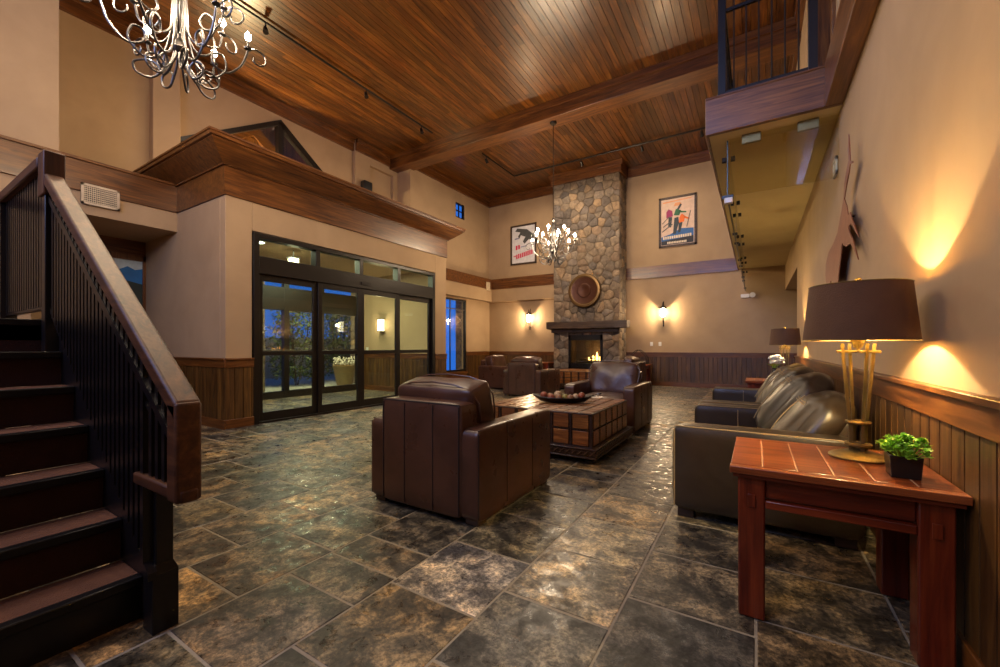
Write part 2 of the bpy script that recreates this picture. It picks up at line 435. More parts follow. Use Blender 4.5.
m.box(-5.65, -3.3, 12.05, 12.1, 6.50, ZC-.003)
struct('trim_9', m, TRIM[0], bevel=.006)

# ------------------------------------------------------------------ walls
T = .15
m = MB()
m.box(XR, XR+T, YB, 9.3, 0, 3.62); m.box(XR, XR+T, 9.3, YF, 2.62, 3.62)
m.box(XR, XR+T, YB, 5.05, 3.62, ZC); m.box(XR, XR+T, 6.15, YF, 3.62, ZC); m.box(XR, XR+T, 5.05, 6.15, 5.85, ZC)
struct('wall_right', m, WALL)
m = MB(); m.box(XR+T, XR+1.6, 4.2, 7.2, 3.6, 3.62); m.box(XR+1.45, XR+1.6, 4.2, 7.2, 3.62, ZC); m.box(XR+T, XR+1.6, 4.2, 4.3, 3.62, ZC); m.box(XR+T, XR+1.6, 7.1, 7.2, 3.62, ZC)
struct('wall_upper_hall', m, WALL)
# alcove beyond the lintel
m = MB(); m.box(3.1, 3.25, 9.15, YF, 0, 3.0); m.box(XR+T, 3.1, 9.15, 9.3, 0, 3.0); m.box(XR+T, 3.1, 9.3, YF, 2.62, 2.8)
struct('wall_alcove', m, WALL)
m = MB(); m.box(XL-T, 3.25, YF, YF+T, 0, ZC)
struct('wall_back', m, WALL)
# left wall: upper recessed plane with the gable window opening, lower plane beyond the vestibule
def left_wall():
    m = MB()
    # gable opening polygon in (y, z): base from 3.38 to 6.75
    A, B, C_, D_ = (3.38, 3.9), (3.38, 5.07), (5.29, 6.28), (6.78, 5.16)
    E_ = (7.25, 3.9)
    x0, x1 = XU-T, XU
    def quad(p): m.prism(p, 0, x0, x1)
    quad([(YB, 0), (1.30, 0), (1.30, ZC), (YB, ZC)])
    quad([(1.3, 2.98), (3.38, 2.98), (3.38, ZC), (1.3, ZC)])
    quad([(3.38, 5.07), (5.29, 6.28), (5.29, ZC), (3.38, ZC)])
    quad([(5.29, 6.28), (7.25, 4.81), (7.25, ZC), (5.29, ZC)])
    quad([(7.25, 2.98), (8.85, 2.98), (8.85, ZC), (7.25, ZC)])
    quad([(1.3, 0), (2.86, 0), (2.86, 2.98), (1.3, 2.98)])
    struct('wall_left', m, WALL)
    # gable frame and the timber trusses of the porch roof seen through it
    g = MB()
    g.prism([(3.38, 5.07), (5.29, 6.28), (5.29, 6.17), (3.38, 4.96)], 0, XU-.1, XU+.03)
    g.prism([(5.29, 6.28), (7.25, 4.81), (7.13, 4.72), (5.29, 6.12)], 0, XU-.1, XU+.03)
    g.box(XU-.1, XU+.03, 5.23, 5.35, 4.0, 6.2); g.box(XU-.1, XU+.03, 3.36, 3.44, 4.0, 5.0); g.box(XU-.1, XU+.03, 3.38, 7.2, 3.92, 4.02)
    wf = struct('window_1', g, BRONZE)
    g = MB(); g.prism([(3.42, 4.0), (3.42, 5.0), (5.29, 6.2), (7.1, 4.75), (7.1, 4.0)], 0, XU-.06, XU-.05)
    obj('window_pane', g, GLASS, parent=wf)
    t = thing('porch_truss', 'orange brown timber roof truss seen through the gable window', 'truss', (XU-.7, 5.2, 3.605))
    g = MB(); g.box(-.12, .12, -1.9, 2.4, 0, .2); obj('tie_beam', g, TRIM[1], t)
    g = MB(); g.box(-.1, .1, -.35, -.1, .2, 2.3); obj('king_post', g, TRIM[2], t)
    g = MB(); g.prism([(-1.7, 1.9), (-1.5, 2.0), (-.35, .5), (-.35, .2)], 0, -.09, .09); obj('brace', g, TRIM[1], t)
    g = MB(); g.prism([(-2.4, .9), (-2.4, 1.15), (-.2, 2.65), (2.6, .55), (2.6, .3), (-.2, 2.35)], 0, -.13, .13); obj('rafter', g, TRIM[1], t)
    g = MB(); g.box(XU-1.9, XU-1.75, 2.0, 9.0, 3.6, 7.2); g.box(XU-1.9, XU-.15, 2.0, 9.0, 7.2, 7.3)
    struct('wall_porch_gable', g, TRIM[2])
    lamp('POINT', (XU-.3, 4.6, 4.3), 300, (1, .7, .4), .1, name='porch_gable_light')
left_wall()
# nearer upper block, pilaster and niche wall
m = MB(); m.box(XU, -7.83, YB, 1.55, 3.69, ZC); struct('wall_stair_upper', m, WALL)
m = MB(); m.box(XU, XU+.16, 2.92, 3.33, 3.9, ZCR+.02); struct('wall_pilaster', m, WALL, bevel=.01)
m = MB(); m.box(XU, -9.02, 7.25, 7.75, 3.9, ZC); m.box(XU, -9.02, 8.6, 8.8, 3.9, ZC); m.box(XU, -9.02, 7.75, 8.6, 6.15, ZC); struct('wall_niche', m, WALL, bevel=.006)
m = MB()
m.box(XL-T-.02, XL-.02, 8.76, YF, 3.62, ZC)
# small square window hole left by four pieces
mm = MB()
def wall_hole(mb, x0, x1, Y0, Y1, Z0, Z1, hy0, hy1, hz0, hz1):
    mb.box(x0, x1, Y0, hy0, Z0, Z1); mb.box(x0, x1, hy1, Y1, Z0, Z1); mb.box(x0, x1, hy0, hy1, Z0, hz0); mb.box(x0, x1, hy0, hy1, hz1, Z1)
m = MB(); wall_hole(m, XL-.14, XL-.02, 8.9, YF, 3.62, ZC, 10.88, 11.37, 5.5, 6.0)
m.box(XU-T, XL-.02, 8.76, 8.9, 3.62, ZC)
struct('wall_left_upper', m, WALL)
m = MB(); wall_hole(m, XL-.2, XL, 7.6, YF, 0, 3.62, 9.8, 11.45, .33, 2.76)
struct('wall_left_lower', m, WALL)
def window(name, x, y0, y1, z0, z1, fw, mull=()):
    g = MB(); d0, d1 = x-.07, x+.01
    g.box(d0, d1, y0, y0+fw, z0, z1); g.box(d0, d1, y1-fw, y1, z0, z1); g.box(d0, d1, y0, y1, z0, z0+fw); g.box(d0, d1, y0, y1, z1-fw, z1)
    for kind, q in mull:
        if kind == 'v': g.box(d0+.02, d1-.02, q-.012, q+.012, z0, z1)
        else: g.box(d0+.02, d1-.02, y0, y1, q-.015, q+.015)
    f = struct(name, g, BRONZE)
    g = MB(); g.box(x-.04, x-.035, y0+.01, y1-.01, z0+.01, z1-.01); obj('window_pane', g, GLASS, parent=f)
    return f
window('window_2', XL-.05, 10.88, 11.37, 5.5, 6.0, .035, [('v', 11.12), ('h', 5.75)])
window('window_3', XL-.02, 9.8, 11.45, .33, 2.76, .06, [('h', 2.42), ('v', 10.62)])
# bulkheads
m = MB(); m.box(XL, -8.28, 7.68, YF, 2.82, 3.26); m.box(XL, -5.5, 12.74, YF, 2.80, 3.26); struct('wall_bulkhead', m, WALL)
m = MB(); m.box(XL, -8.26, 7.68, YF-.14, 3.26, 3.63); m.box(XL, -5.5, 12.72, YF, 3.26, 3.63)
struct('trim_10', m, TRIM[0], bevel=.004)
m = MB(); m.box(-3.45, -.40, YF-.04, YF, 3.22, 3.57); struct('trim_11', m, TRIM[0], bevel=.004)
# wall behind the camera and the far side of the stair
m = MB(); m.box(-9.4, XR+T, YB-T, YB, 0, 3.4); m.box(-9.4, -6.2, YB-T, YB, 3.4, ZC); m.box(-.8, XR+T, YB-T, YB, 3.4, ZC); m.box(-6.2, -.8, YB-T, YB, 6.0, ZC)
struct('wall_front', m, WALL)
# lower stair-side wall, recess under the mezzanine with its soffit
m = MB(); m.box(XU, -7.83, YB, 1.30, 0, 3.28); m.box(XU, -7.83, 1.30, 2.86, 2.98, 3.28); struct('wall_stair_lower', m, WALL)
m = MB(); m.box(XU, -7.80, YB, 2.86, 3.28, 3.69); struct('trim_12', m, TRIM[1], bevel=.004)
m = MB(); m.box(XU+.001, -7.78, YB, 2.83, 3.69, 3.73); struct('trim_13', m, TRIM[1], bevel=.004)

# ------------------------------------------------------------------ vestibule
VX, VY0, VY1 = -6.29, 2.86, 7.68
m = MB()
m.box(VX-T, VX, VY0, 3.22, 0, 3.28); m.box(VX-T, VX, 7.29, VY1, 0, 3.28); m.box(VX-T, VX, 3.22, 7.29, 2.86, 3.28)
m.box(XU, VX-T, VY0, VY0+.12, 0, 3.28); m.box(XU, VX-T, VY1-.12, VY1, 0, 3.28)
m.box(XU, VX-T, VY0+.12, VY1-.12, 3.0, 3.1)
struct('wall_entry', m, WALL, bevel=.008)
def ring(name, prof, mat):
    """closed section (offset, z) swept round three sides of the vestibule with mitred corners"""
    m = MB(); n = len(prof)
    def loop(f): return [f(o, z) for o, z in prof]
    secs = [loop(lambda o, z: (XU, VY0-o, z)), loop(lambda o, z: (VX+o, VY0-o, z)), loop(lambda o, z: (VX+o, VY1+o, z)), loop(lambda o, z: (XL if False else XU, VY1+o, z))]
    for a, b in zip(secs, secs[1:]):
        m.add(a+b, [(i, (i+1) % n, n+(i+1) % n, n+i) for i in range(n)])
    m.add(secs[0], [tuple(range(n))]); m.add(secs[-1], [tuple(range(n))])
    return struct(name, m, mat, sharp=25)
ring('trim_14', [(-.02, 3.28), (.02, 3.28), (.02, 3.69), (-.02, 3.69)], TRIM[1])
ring('trim_15', [(-.02, 3.69), (.045, 3.685), (.05, 3.70), (.075, 3.72), (.13, 3.76), (.20, 3.82), (.27, 3.88), (.29, 3.90), (.29, 3.915), (.32, 3.92), (.325, 3.96), (.34, 3.965), (.34, 3.99), (-.02, 3.99)], TRIM[1])
m = MB(); m.box(XU, VX, VY0, VY1, 3.90, 3.95); struct('ceiling_entry_roof', m, WALL)

def sliding_doors():
    g = MB(); x0, x1 = VX-.14, VX+.015
    y0, y1 = 3.235, 7.275
    g.box(x0, x1, y0, y0+.085, 0, 2.845); g.box(x0, x1, y1-.085, y1, 0, 2.845); g.box(x0+.002, x1-.002, y0+.085, y1-.085, 2.78, 2.843)
    for y in (4.29, 5.19, 6.15): g.box(x0+.004, x1-.004, y-.04, y+.04, 2.51, 2.78)
    g.box(x0+.002, x1-.002, y0+.085, y1-.085, 2.25, 2.51)
    g.box(x0+.002, x1-.002, y0+.085, y1-.085, 0, .034)
    d = struct('door_1', g, BRONZE, bevel=.004)
    g = MB(); g.box(x1, x1+.012, 5.18, 5.36, 2.32, 2.37); obj('motion_sensor', g, BLACK, parent=d)
    g = MB()
    for a, b in ((3.32, 4.25), (4.33, 5.15), (5.23, 6.11), (6.19, 7.19)): g.box(VX-.06, VX-.055, a, b, 2.51, 2.78)
    obj('transom_pane', g, GLASS, parent=d)
    def leaf(a, b, xo):
        g = MB(); s = .075; q0, q1 = VX-.08+xo, VX-.035+xo
        g.box(q0, q1, a, a+s, .036, 2.249); g.box(q0, q1, b-s, b, .036, 2.249)
        for z0, z1 in ((.036, .16), (2.15, 2.249), (1.02, 1.09)): g.box(q0+.002, q1-.002, a+s, b-s, z0, z1)
        lf = obj('door_leaf', g, BRONZE, parent=d, bevel=.003)
        g = MB(); g.box(q0+.02, q0+.025, a+s, b-s, .16, 2.15); obj('door_pane', g, GLASS, parent=lf)
    leaf(3.32, 4.30, 0); 
    return d, leaf
# the panel widths read off the photograph: fixed side light, two sliders, fixed side light
d1, leaf = sliding_doors()
for a, b, xo in ((4.302, 5.19, .03), (5.192, 6.15, .03), (6.152, 7.19, -.01)): leaf(a, b, xo)

# outer doors of the vestibule
g = MB(); x0, x1 = XU-.05, XU+.07
for y in (3.05, 4.2, 5.4, 6.3, 7.42): g.box(x0, x1, y-.06, y+.06, 0, 2.9)
for z0, z1 in ((1.98, 2.5), (2.86, 2.99), (0.001, .16), (1.03, 1.09)): g.box(x0+.003, x1-.003, 2.99, 7.5, z0, z1)
d2 = struct('door_2', g, BRONZE, bevel=.004)
g = MB(); g.box(XU-.005, XU, 3.0, 7.5, .1, 2.9); obj('door_pane', g, GLASS, parent=d2)
# vestibule fittings
lamp('AREA', (-7.7, 5.2, 2.97), 70, (0.95, 1.0, 0.66), 1.6, (0, 0, 0), sy=2.6, name='vestibule_ceiling_light')
t = thing('downlight', 'round glowing downlight in the entry vestibule ceiling behind the transom', 'ceiling light', (-7.4, 3.9, 2.995))
g = MB(); g.lathe([(.11, -.012), (.11, .004)], seg=24); obj('rim', g, WHITE, t)
g = MB(); g.lathe([(.085, -.016), (.085, -.012)], seg=24); obj('lens', g, emis('downlight_lens', (.9, 1, .8), 6), t)
t = thing('pendant_lantern', 'small square lantern hanging inside the vestibule behind the transom glass', 'lantern', (-7.5, 4.6, 2.6))
g = MB(); g.box(-.07, .07, -.07, .07, 0, .24); obj('lantern_glass', g, emis('lantern_glow', (1, .93, .6), 4), t, bevel=.01)
g = MB(); g.tube([(0, 0, .24), (0, 0, .395)], .008); g.box(-.085, .085, -.085, .085, .24, .26); g.box(-.085, .085, -.085, .085, -.02, 0); obj('lantern_cap', g, BRONZE, t)
t = thing('wall_lantern', 'small square wall lantern on the vestibule side wall beyond the glass doors', 'wall light', (-8.32, VY1-.12, 1.72))
g = MB(); g.box(-.075, .075, -.11, -.02, -.15, .15); obj('shade', g, emis('vestibule_sconce', (1, .82, .5), 5), t, bevel=.01)
g = MB(); g.box(-.06, .06, -.02, 0, -.1, .1); g.box(-.085, .085, -.12, 0, -.17, -.15); g.box(-.085, .085, -.12, 0, .15, .17); obj('bracket', g, BRONZE, t)
lamp('POINT', (-8.32, VY1-.3, 1.75), 6, (1, .85, .5), .05, name='vestibule_sconce_light')
g = MB(); g.box(-8.95, -8.87, VY1-.13, VY1-.12, 1.02, 1.14)
o = obj('light_switch', g, WHITE, bevel=.002); tag(o, 'white switch plate on the green lit vestibule wall behind the doors', 'switch')

# ------------------------------------------------------------------ outside: paving, stone piers, shrubs, planter
m = MB(); m.box(-16, -9.3, -2, 16, -.1, -.02); struct('ground_porch', m, CONC)
def vcells(W, H, size, rg):
    """irregular convex cells filling a W x H rectangle"""
    pts = []; nx, ny = max(2, round(W/size)), max(2, round(H/(size*.82)))
    for i in range(nx):
        for j in range(ny):
            pts.append(((i+.5+rg.uniform(-.29, .36)+(.5 if j % 2 else 0)*.5)*W/nx, (j+.5+rg.uniform(-.38, .38))*H/ny))
    out = []
    for p in pts:
        poly = [(0, 0), (W, 0), (W, H), (0, H)]
        near = sorted(pts, key=lambda q: (q[0]-p[0])**2+(q[1]-p[1])**2)[1:20]
        for q in near:
            mx, my = (p[0]+q[0])/2, (p[1]+q[1])/2; dx, dy = q[0]-p[0], q[1]-p[1]
            new = []
            for i in range(len(poly)):
                a, b = poly[i], poly[(i+1) % len(poly)]
                da = (a[0]-mx)*dx+(a[1]-my)*dy; db = (b[0]-mx)*dx+(b[1]-my)*dy
                if da <= 0: new.append(a)
                if (da < 0) != (db < 0) and da != db:
                    tt = da/(da-db); new.append((a[0]+(b[0]-a[0])*tt, a[1]+(b[1]-a[1])*tt))
            poly = new
            if len(poly) < 3: break
        if len(poly) >= 3: out.append((p, poly))
    return out
STC = [(0.20, 0.155, 0.115), (0.17, 0.135, 0.105), (0.24, 0.18, 0.125), (0.145, 0.118, 0.10), (0.27, 0.19, 0.12), (0.19, 0.135, 0.095), (0.125, 0.105, 0.095), (0.22, 0.18, 0.145)]
def stones(mb, W, H, size, M, rg, depth=.038):
    for (c, poly) in vcells(W, H, size, rg):
        cx = sum(p[0] for p in poly)/len(poly); cy = sum(p[1] for p in poly)/len(poly)
        # corners rounded by cutting each vertex
        rp = []
        for i in range(len(poly)):
            a, b, d = poly[i-1], poly[i], poly[(i+1) % len(poly)]
            rp.append((b[0]+(a[0]-b[0])*.12, b[1]+(a[1]-b[1])*.12)); rp.append((b[0]+(d[0]-b[0])*.12, b[1]+(d[1]-b[1])*.12))
        def sc_(k, z, z2=0): return [(cx+(p[0]-cx)*k, cy+(p[1]-cy)*k, z+rg.uniform(-z2, z2)) for p in rp]
        h = depth*rg.uniform(.7, 1.15); n = len(rp)
        r0, r1, r2 = sc_(.965, -.02), sc_(.955, h*.75, .004), sc_(.86, h, .006)
        vs = r0+r1+r2
        fs = [(i, (i+1) % n, n+(i+1) % n, n+i) for i in range(n)]+[(n+i, n+(i+1) % n, 2*n+(i+1) % n, 2*n+i) for i in range(n)]+[tuple(range(2*n, 3*n))]
        col = rg.choice(STC); k = rg.uniform(.75, 1.2)
        mb.add(vs, fs, tuple(q*k for q in col), 0, M)
def face_mat(origin, ux, n):
    """matrix taking local x along ux, y up, z along n"""
    ux = Vector(ux); n = Vector(n); up = Vector((0, 0, 1))
    M = Matrix.Identity(4)
    for i in range(3):
        M[i][0] = ux[i]; M[i][1] = up[i]; M[i][2] = n[i]; M[i][3] = origin[i]
    return M
def pier(cx, cy, w, h, label):
    t = thing('stone_pier', label, 'pier', (cx, cy, -.02))
    g = MB(); g.box(-w/2, w/2, -w/2, w/2, 0, h); obj('core', g, MORTAR, t)
    g = MB()
    stones(g, w, h, .22, face_mat((w/2, -w/2, 0), (0, 1, 0), (1, 0, 0)), rnd)
    stones(g, w, h, .22, face_mat((-w/2, -w/2, 0), (1, 0, 0), (0, -1, 0)), rnd)
    stones(g, w, h, .22, face_mat((w/2, w/2, 0), (-1, 0, 0), (0, 1, 0)), rnd)
    obj('facing', g, STONE, t)
    return t
pier(-10.9, 5.55, .42, 3.4, 'rough stone pier just outside the glass entry beside the first outer door')
pier(-10.9, 9.05, .5, 3.4, 'stone pier on the porch seen through the second sliding door')
pier(-9.75, 13.35, .75, 3.4, 'stone pier outside the tall blue window near the fireplace wall')
def bush(name, x, y, r, h, label):
    t = thing(name, label, 'shrub', (x, y, -.02))
    g = MB()
    for i in range(2600):
        a = rnd.uniform(0, 6.28); rr = r*math.sqrt(rnd.random()); z = rnd.uniform(.08, 1)*h
        p = Vector((rr*math.cos(a)*(1.1-.5*abs(z/h-.4)), rr*math.sin(a)*(1.1-.5*abs(z/h-.4)), z))
        d = Vector((rnd.uniform(-1, 1), rnd.uniform(-1, 1), rnd.uniform(-.3, 1))).normalized()*rnd.uniform(.08, .15)
        s = d.cross(Vector((rnd.random(), rnd.random(), rnd.random()))).normalized()*.032
        g.add([p, p+d*.5+s, p+d, p+d*.5-s], [(0, 1, 2, 3)])
    obj('leaves', g, SHRUBM, t, smooth=False)
    g = MB()
    for i in range(5): g.tube([(rnd.uniform(-.05, .05), rnd.uniform(-.05, .05), 0), (rnd.uniform(-r, r)*.6, rnd.uniform(-r, r)*.6, h*.85)], .014, 5)
    obj('stem', g, DARKW, t)
bush('shrub', -12.0, 7.45, .75, 2.5, 'leafy dark shrub on the porch behind the first glass door')
bush('shrub', -12.5, 9.3, .75, 2.4, 'leafy shrub outside behind the second sliding door')
bush('shrub', -13.3, 6.1, .95, 2.9, 'tall leafy shrub outside beyond the stone pier by the entry')
bush('shrub', -14.1, 11.0, .85, 2.9, 'tall leafy shrub outside beyond the pale flower planter')
t = thing('planter', 'round planter of pale flowers outside the entry doors', 'planter', (-10.5, 8.05, -.02))
g = MB(); g.lathe([(.20, 0), (.24, .1), (.32, .55), (.34, .58), (.34, .62), (.29, .62), (.27, .55)], seg=24); obj('pot', g, plain('tan_pot', (.3, .2, .09), .6), t)
g = MB()
for i in range(90):
    a = rnd.uniform(0, 6.28); rr = .33*math.sqrt(rnd.random()); g.ico((rr*math.cos(a), rr*math.sin(a), .64+rnd.uniform(0, .22)), .032, 1, jit=.2)
obj('flowers', g, PETAL, t)
lamp('AREA', (-10.4, 7.0, 3.3), 120, (1, .8, .5), 1.2, (0, 0, 0), name='porch_light')
m = MB(); m.box(-15.6, -15.4, -2, 14, -.1, 1.5); struct('wall_porch_garden', m, CONC)
m = MB(); m.box(-13.5, -9.3, 1, 10.5, 3.5, 3.6); struct('ceiling_porch', m, TRIM[1])

# ------------------------------------------------------------------ wainscot
def wains(name, p0, p1, nrm, h=.985, base=.13, capw=.045, white=False):
    """boards between two ground points; nrm points into the room"""
    p0, p1, n = Vector((*p0, 0)), Vector((*p1, 0)), Vector((*nrm, 0)); d = p1-p0; L_ = d.length; u = d/L_
    M = Matrix.Identity(4)
    for i in range(3): M[i][0] = u[i]; M[i][1] = n[i]; M[i][2] = (0, 0, 1)[i]; M[i][3] = p0[i]
    g = MB(); x = 0
    while x < L_-.005:
        wd = min(.115, L_-x); s = rnd.uniform(.62, 1.25); e = min(.005, wd*.2)
        vs = [(x+.001, 0, base), (x+wd-.001, 0, base), (x+wd-.001, 0, h-.1), (x+.001, 0, h-.1), (x+e, .018, base), (x+wd-e, .018, base), (x+wd-e, .018, h-.1), (x+e, .018, h-.1)]
        g.add(vs, [(4, 5, 6, 7), (0, 1, 5, 4), (1, 2, 6, 5), (2, 3, 7, 6), (3, 0, 4, 7)], (s, s*rnd.uniform(.94, 1.03), s*.97), 0, M)
        x += wd
    o = struct(name, g, PANEL, smooth=False)
    g = MB(); g.box(0, L_, 0, .028, h-.125, h-.015, (1, 1, 1), 0, M); g.box(0, L_, 0, capw, h-.018, h+.008, (1, 1, 1), 0, M)
    g.box(0, L_, 0, .032, .002, base, (.9, .9, .9), 0, M)
    ax = 0 if abs(u.x) > .5 else 1
    obj('cap_and_base', g, TRIM[ax], parent=o, bevel=.004)
    return o
wains('trim_16', (XR, YB), (XR, 9.3), (-1, 0))
wains('trim_17', (-3.43, YF), (3.1, YF), (0, -1))
wains('trim_18', (XL, YF), (-5.53, YF), (0, -1))
wains('trim_19', (XL, 11.45), (XL, YF-.03), (1, 0))
wains('trim_20', (VX, VY0), (VX, 3.235), (1, 0))
wains('trim_21', (VX, 7.275), (VX, VY1), (1, 0))
wains('trim_22', (XU, VY0), (VX+.03, VY0), (0, -1))
wains('trim_23', (VX, VY1), (XL, VY1), (0, 1))
wains('trim_24', (VX-T, VY1-.12), (XU+.07, VY1-.12), (0, -1))
wains('trim_25', (XU, 1.3), (XU, VY0), (1, 0))
m = MB(); m.box(XL, XL+.03, 9.75, 11.5, .26, .33); m.box(XL, XL+.03, 9.75, 11.5, 0, .13); m.box(XL, XL+.018, 9.7, 11.5, .13, .26); struct('trim_26', m, TRIM[1])

# ------------------------------------------------------------------ fireplace
def fireplace():
    X0, X1, Yf = -5.5, -3.45, 12.2
    t = thing('fireplace', 'tall stone fireplace rising to the ceiling with a rough dark mantel', 'fireplace', (-4.475, 12.55, 0))
    ox, oy = 4.475, -12.55
    g = MB(); fx0, fx1, fz0, fz1 = -5.02, -3.93, .48, 1.52
    g.box(X0, fx0, Yf, YF-.002, 0, 6.6); g.box(fx1, X1, Yf, YF-.002, 0, 6.6); g.box(fx0, fx1, Yf, YF-.002, fz1, 6.6); g.box(fx0, fx1, Yf, YF-.002, 0, fz0)
    g.box(fx0, fx1, YF-.1, YF-.002, fz0, fz1)
    obj('chimney_core', g, MORTAR, t, world=True)
    g = MB(); rg = random.Random(11)
    # front in four regions round the firebox
    def front(x0, x1, z0, z1): stones(g, x1-x0, z1-z0, .27, face_mat((x0, Yf, z0), (1, 0, 0), (0, -1, 0)), rg)
    front(X0-.03, X1+.03, 1.93, 6.33); front(X0-.03, fx0, 0, 1.72); front(fx1, X1+.03, 0, 1.72); front(fx0, fx1, 1.52, 1.72); front(fx0, fx1, 0, .40)
    stones(g, YF-Yf, 6.33, .24, face_mat((X1, Yf, 0), (0, 1, 0), (1, 0, 0)), rg)
    stones(g, YF-Yf, 6.33, .24, face_mat((X0, YF, 0), (0, -1, 0), (-1, 0, 0)), rg)
    obj('stone_facing', g, STONE, t, world=True, sharp=50)
    g = MB(); ncut = 24
    # hewn mantel: slightly wavy beam
    vs = []; fs = []
    for i in range(ncut+1):
        x = -5.65+i*(2.53/ncut); j = [rnd.uniform(-.012, .012) for _ in range(4)]
        vs += [(x, 11.86+j[0], 1.71+j[1]), (x, 12.22, 1.71+j[2]), (x, 12.22, 1.93), (x, 11.86+j[3], 1.925+j[1])]
        if i: fs += [(4*i-4+k, 4*i-4+(k+1) % 4, 4*i+(k+1) % 4, 4*i+k) for k in range(4)]
    fs += [(0, 1, 2, 3), (4*ncut, 4*ncut+1, 4*ncut+2, 4*ncut+3)]
    g.add(vs, fs); obj('mantel', g, DARKW, t, world=True, bevel=.01)
    g = MB(); g.box(X0-.05, X1+.05, 12.03, 12.2, 1.60, 1.712); obj('mantel_shelf_support', g, DARKW, t, world=True)
    g = MB()
    g.box(fx0, fx0+.07, 12.16, 12.26, fz0, fz1); g.box(fx1-.07, fx1, 12.16, 12.26, fz0, fz1); g.box(fx0, fx1, 12.16, 12.26, fz1-.16, fz1); g.box(fx0, fx1, 12.16, 12.26, fz0, fz0+.16)
    for k in range(5): g.box(fx0+.1, fx1-.1, 12.15, 12.16, fz0+.03+k*.024, fz0+.042+k*.024)
    fb = obj('firebox_frame', g, BLACK, t, world=True, bevel=.004)
    g = MB(); g.box(fx0+.05, fx1-.05, 12.70, 12.72, fz0, fz1); g.box(fx0+.03, fx0+.05, 12.2, 12.72, fz0, fz1); g.box(fx1-.05, fx1-.03, 12.2, 12.72, fz0, fz1); g.box(fx0, fx1, 12.2, 12.7, fz0+.1, fz0+.14); g.box(fx0, fx1, 12.2, 12.7, fz1-.1, fz1-.08)
    obj('firebox_lining', g, plain('fire_brick', (.07, .045, .03), .8, bumpy=(12, .5)), t, world=True)
    for (a, b, r) in [((-4.85, 12.42, .67), (-4.15, 12.36, .69), .05), ((-4.75, 12.55, .70), (-4.2, 12.5, .68), .045), ((-4.7, 12.36, .77), (-4.3, 12.56, .80), .045), ((-4.4, 12.36, .80), (-4.1, 12.52, .76), .035)]:
        g = MB(); g.tube([a, tuple((p+q)/2+.01 for p, q in zip(a, b)), b], [r, r*1.1, r*.95], 9); obj('fire_log', g, plain('charred_log', (.06, .035, .02), .9, bumpy=(30, .8)), t, world=True)
    for (fxp, h) in [(-4.18, .26), (-4.30, .15), (-4.08, .12), (-4.42, .09)]:
        g = MB(); g.lathe([(.02, .72), (.045, .77), (.035, .80+h*.3), (.018, .76+h*.75), (.003, .74+h)], fxp, 12.42, 8); obj('flame', g, emis('flame_glow', (1, .50, .13), 5), t, world=True)
    g = MB(); g.box(fx0+.07, fx1-.07, 12.18, 12.185, fz0+.16, fz1-.16); obj('glass_front', g, GLASS, t, world=True)
    lamp('POINT', (-4.2, 12.40, 1.05), 4, (1, .5, .16), .06, name='fire_light')
    # raised hearth slab
    g = MB(); g.box(-5.55, -3.4, 11.95, 12.2, 0.005, .28); obj('hearth', g, DARKW, t, world=True, bevel=.01)
    return t
fireplace()
t = thing('round_plaque', 'large round bronze and wood plate hung on the stone chimney', 'wall plate', (-4.47, 12.10, 2.88))
Mp = Matrix.Rotation(R(90), 4, 'X')
g = MB(); g.lathe([(.0, 0), (.50, 0), (.52, .03), (.50, .06), (.44, .065), (.43, .05), (.40, .045)], seg=48, M=Mp, cap=False); obj('rim', g, plain('plate_gilt', (.15, .085, .03), .35, .6), t)
g = MB(); g.lathe([(.41, .048), (.33, .035), (.22, .03), (.20, .05), (.17, .05), (.10, .035), (.001, .035)], seg=48, M=Mp, cap=False); obj('bowl', g, plain('plate_copper', (.075, .026, .013), .3, .5), t)

# ------------------------------------------------------------------ posters
def bars(g, x0, x1, z, h, n, rg, y=-.013, slant=0, c=(1, 1, 1)):
    """a line of solid blocks: writing too small to be legible"""
    w_ = (x1-x0)/n
    for i in range(n):
        a = x0+i*w_; zz = z+slant*(a-x0); g.prism([(a+w_*.1, zz), (a+w_*.85, zz+slant*w_), (a+w_*.85, zz+h*rg.uniform(.85, 1)+slant*w_), (a+w_*.1, zz+h)], 1, y-.002, y)
def poster(loc, w_, h, label):
    t = thing('ski_poster', label, 'poster', loc)
    g = MB(); f = .06
    g.box(-w_/2, -w_/2+f, -.035, -.002, -h/2, h/2); g.box(w_/2-f, w_/2, -.035, -.002, -h/2, h/2); g.box(-w_/2, w_/2, -.035, -.002, h/2-f, h/2); g.box(-w_/2, w_/2, -.035, -.002, -h/2, -h/2+f)
    obj('frame', g, DARKW, t, bevel=.004)
    return t
def flat(name, mat, polys, t, y=-.014):
    g = MB()
    for p in polys: g.prism(p, 1, y-.002, y)
    return obj(name, g, mat, t, smooth=False)
def pm(name, c): return plain(name, c, .6)
t = poster((-1.94, YF, 4.81), 1.02, 1.47, 'framed vintage ski poster with three skiers over a blue slope')
w2, h2 = .465, .69
flat('sheet', pm('poster_cream', (.66, .47, .36)), [[(-w2, -h2), (w2, -h2), (w2, h2), (-w2, h2)]], t, -.010)
flat('sky_band', pm('poster_orange', (.70, .30, .13)), [[(-.40, .56), (.38, .61), (.38, .635), (-.40, .60)], [(-.10, .44), (.12, .46), (.08, .54), (-.06, .54)]], t, -.013)
flat('slope', pm('poster_blue', (.03, .12, .33)), [[(-.44, -.42), (-.2, -.36), (.1, -.22), (.43, -.25), (.43, -.62), (-.44, -.62)]], t, -.013)
flat('title_band', pm('poster_black', (.02, .02, .03)), [[(-.44, -.66), (.43, -.66), (.43, -.46), (-.44, -.55)]], t, -.015)
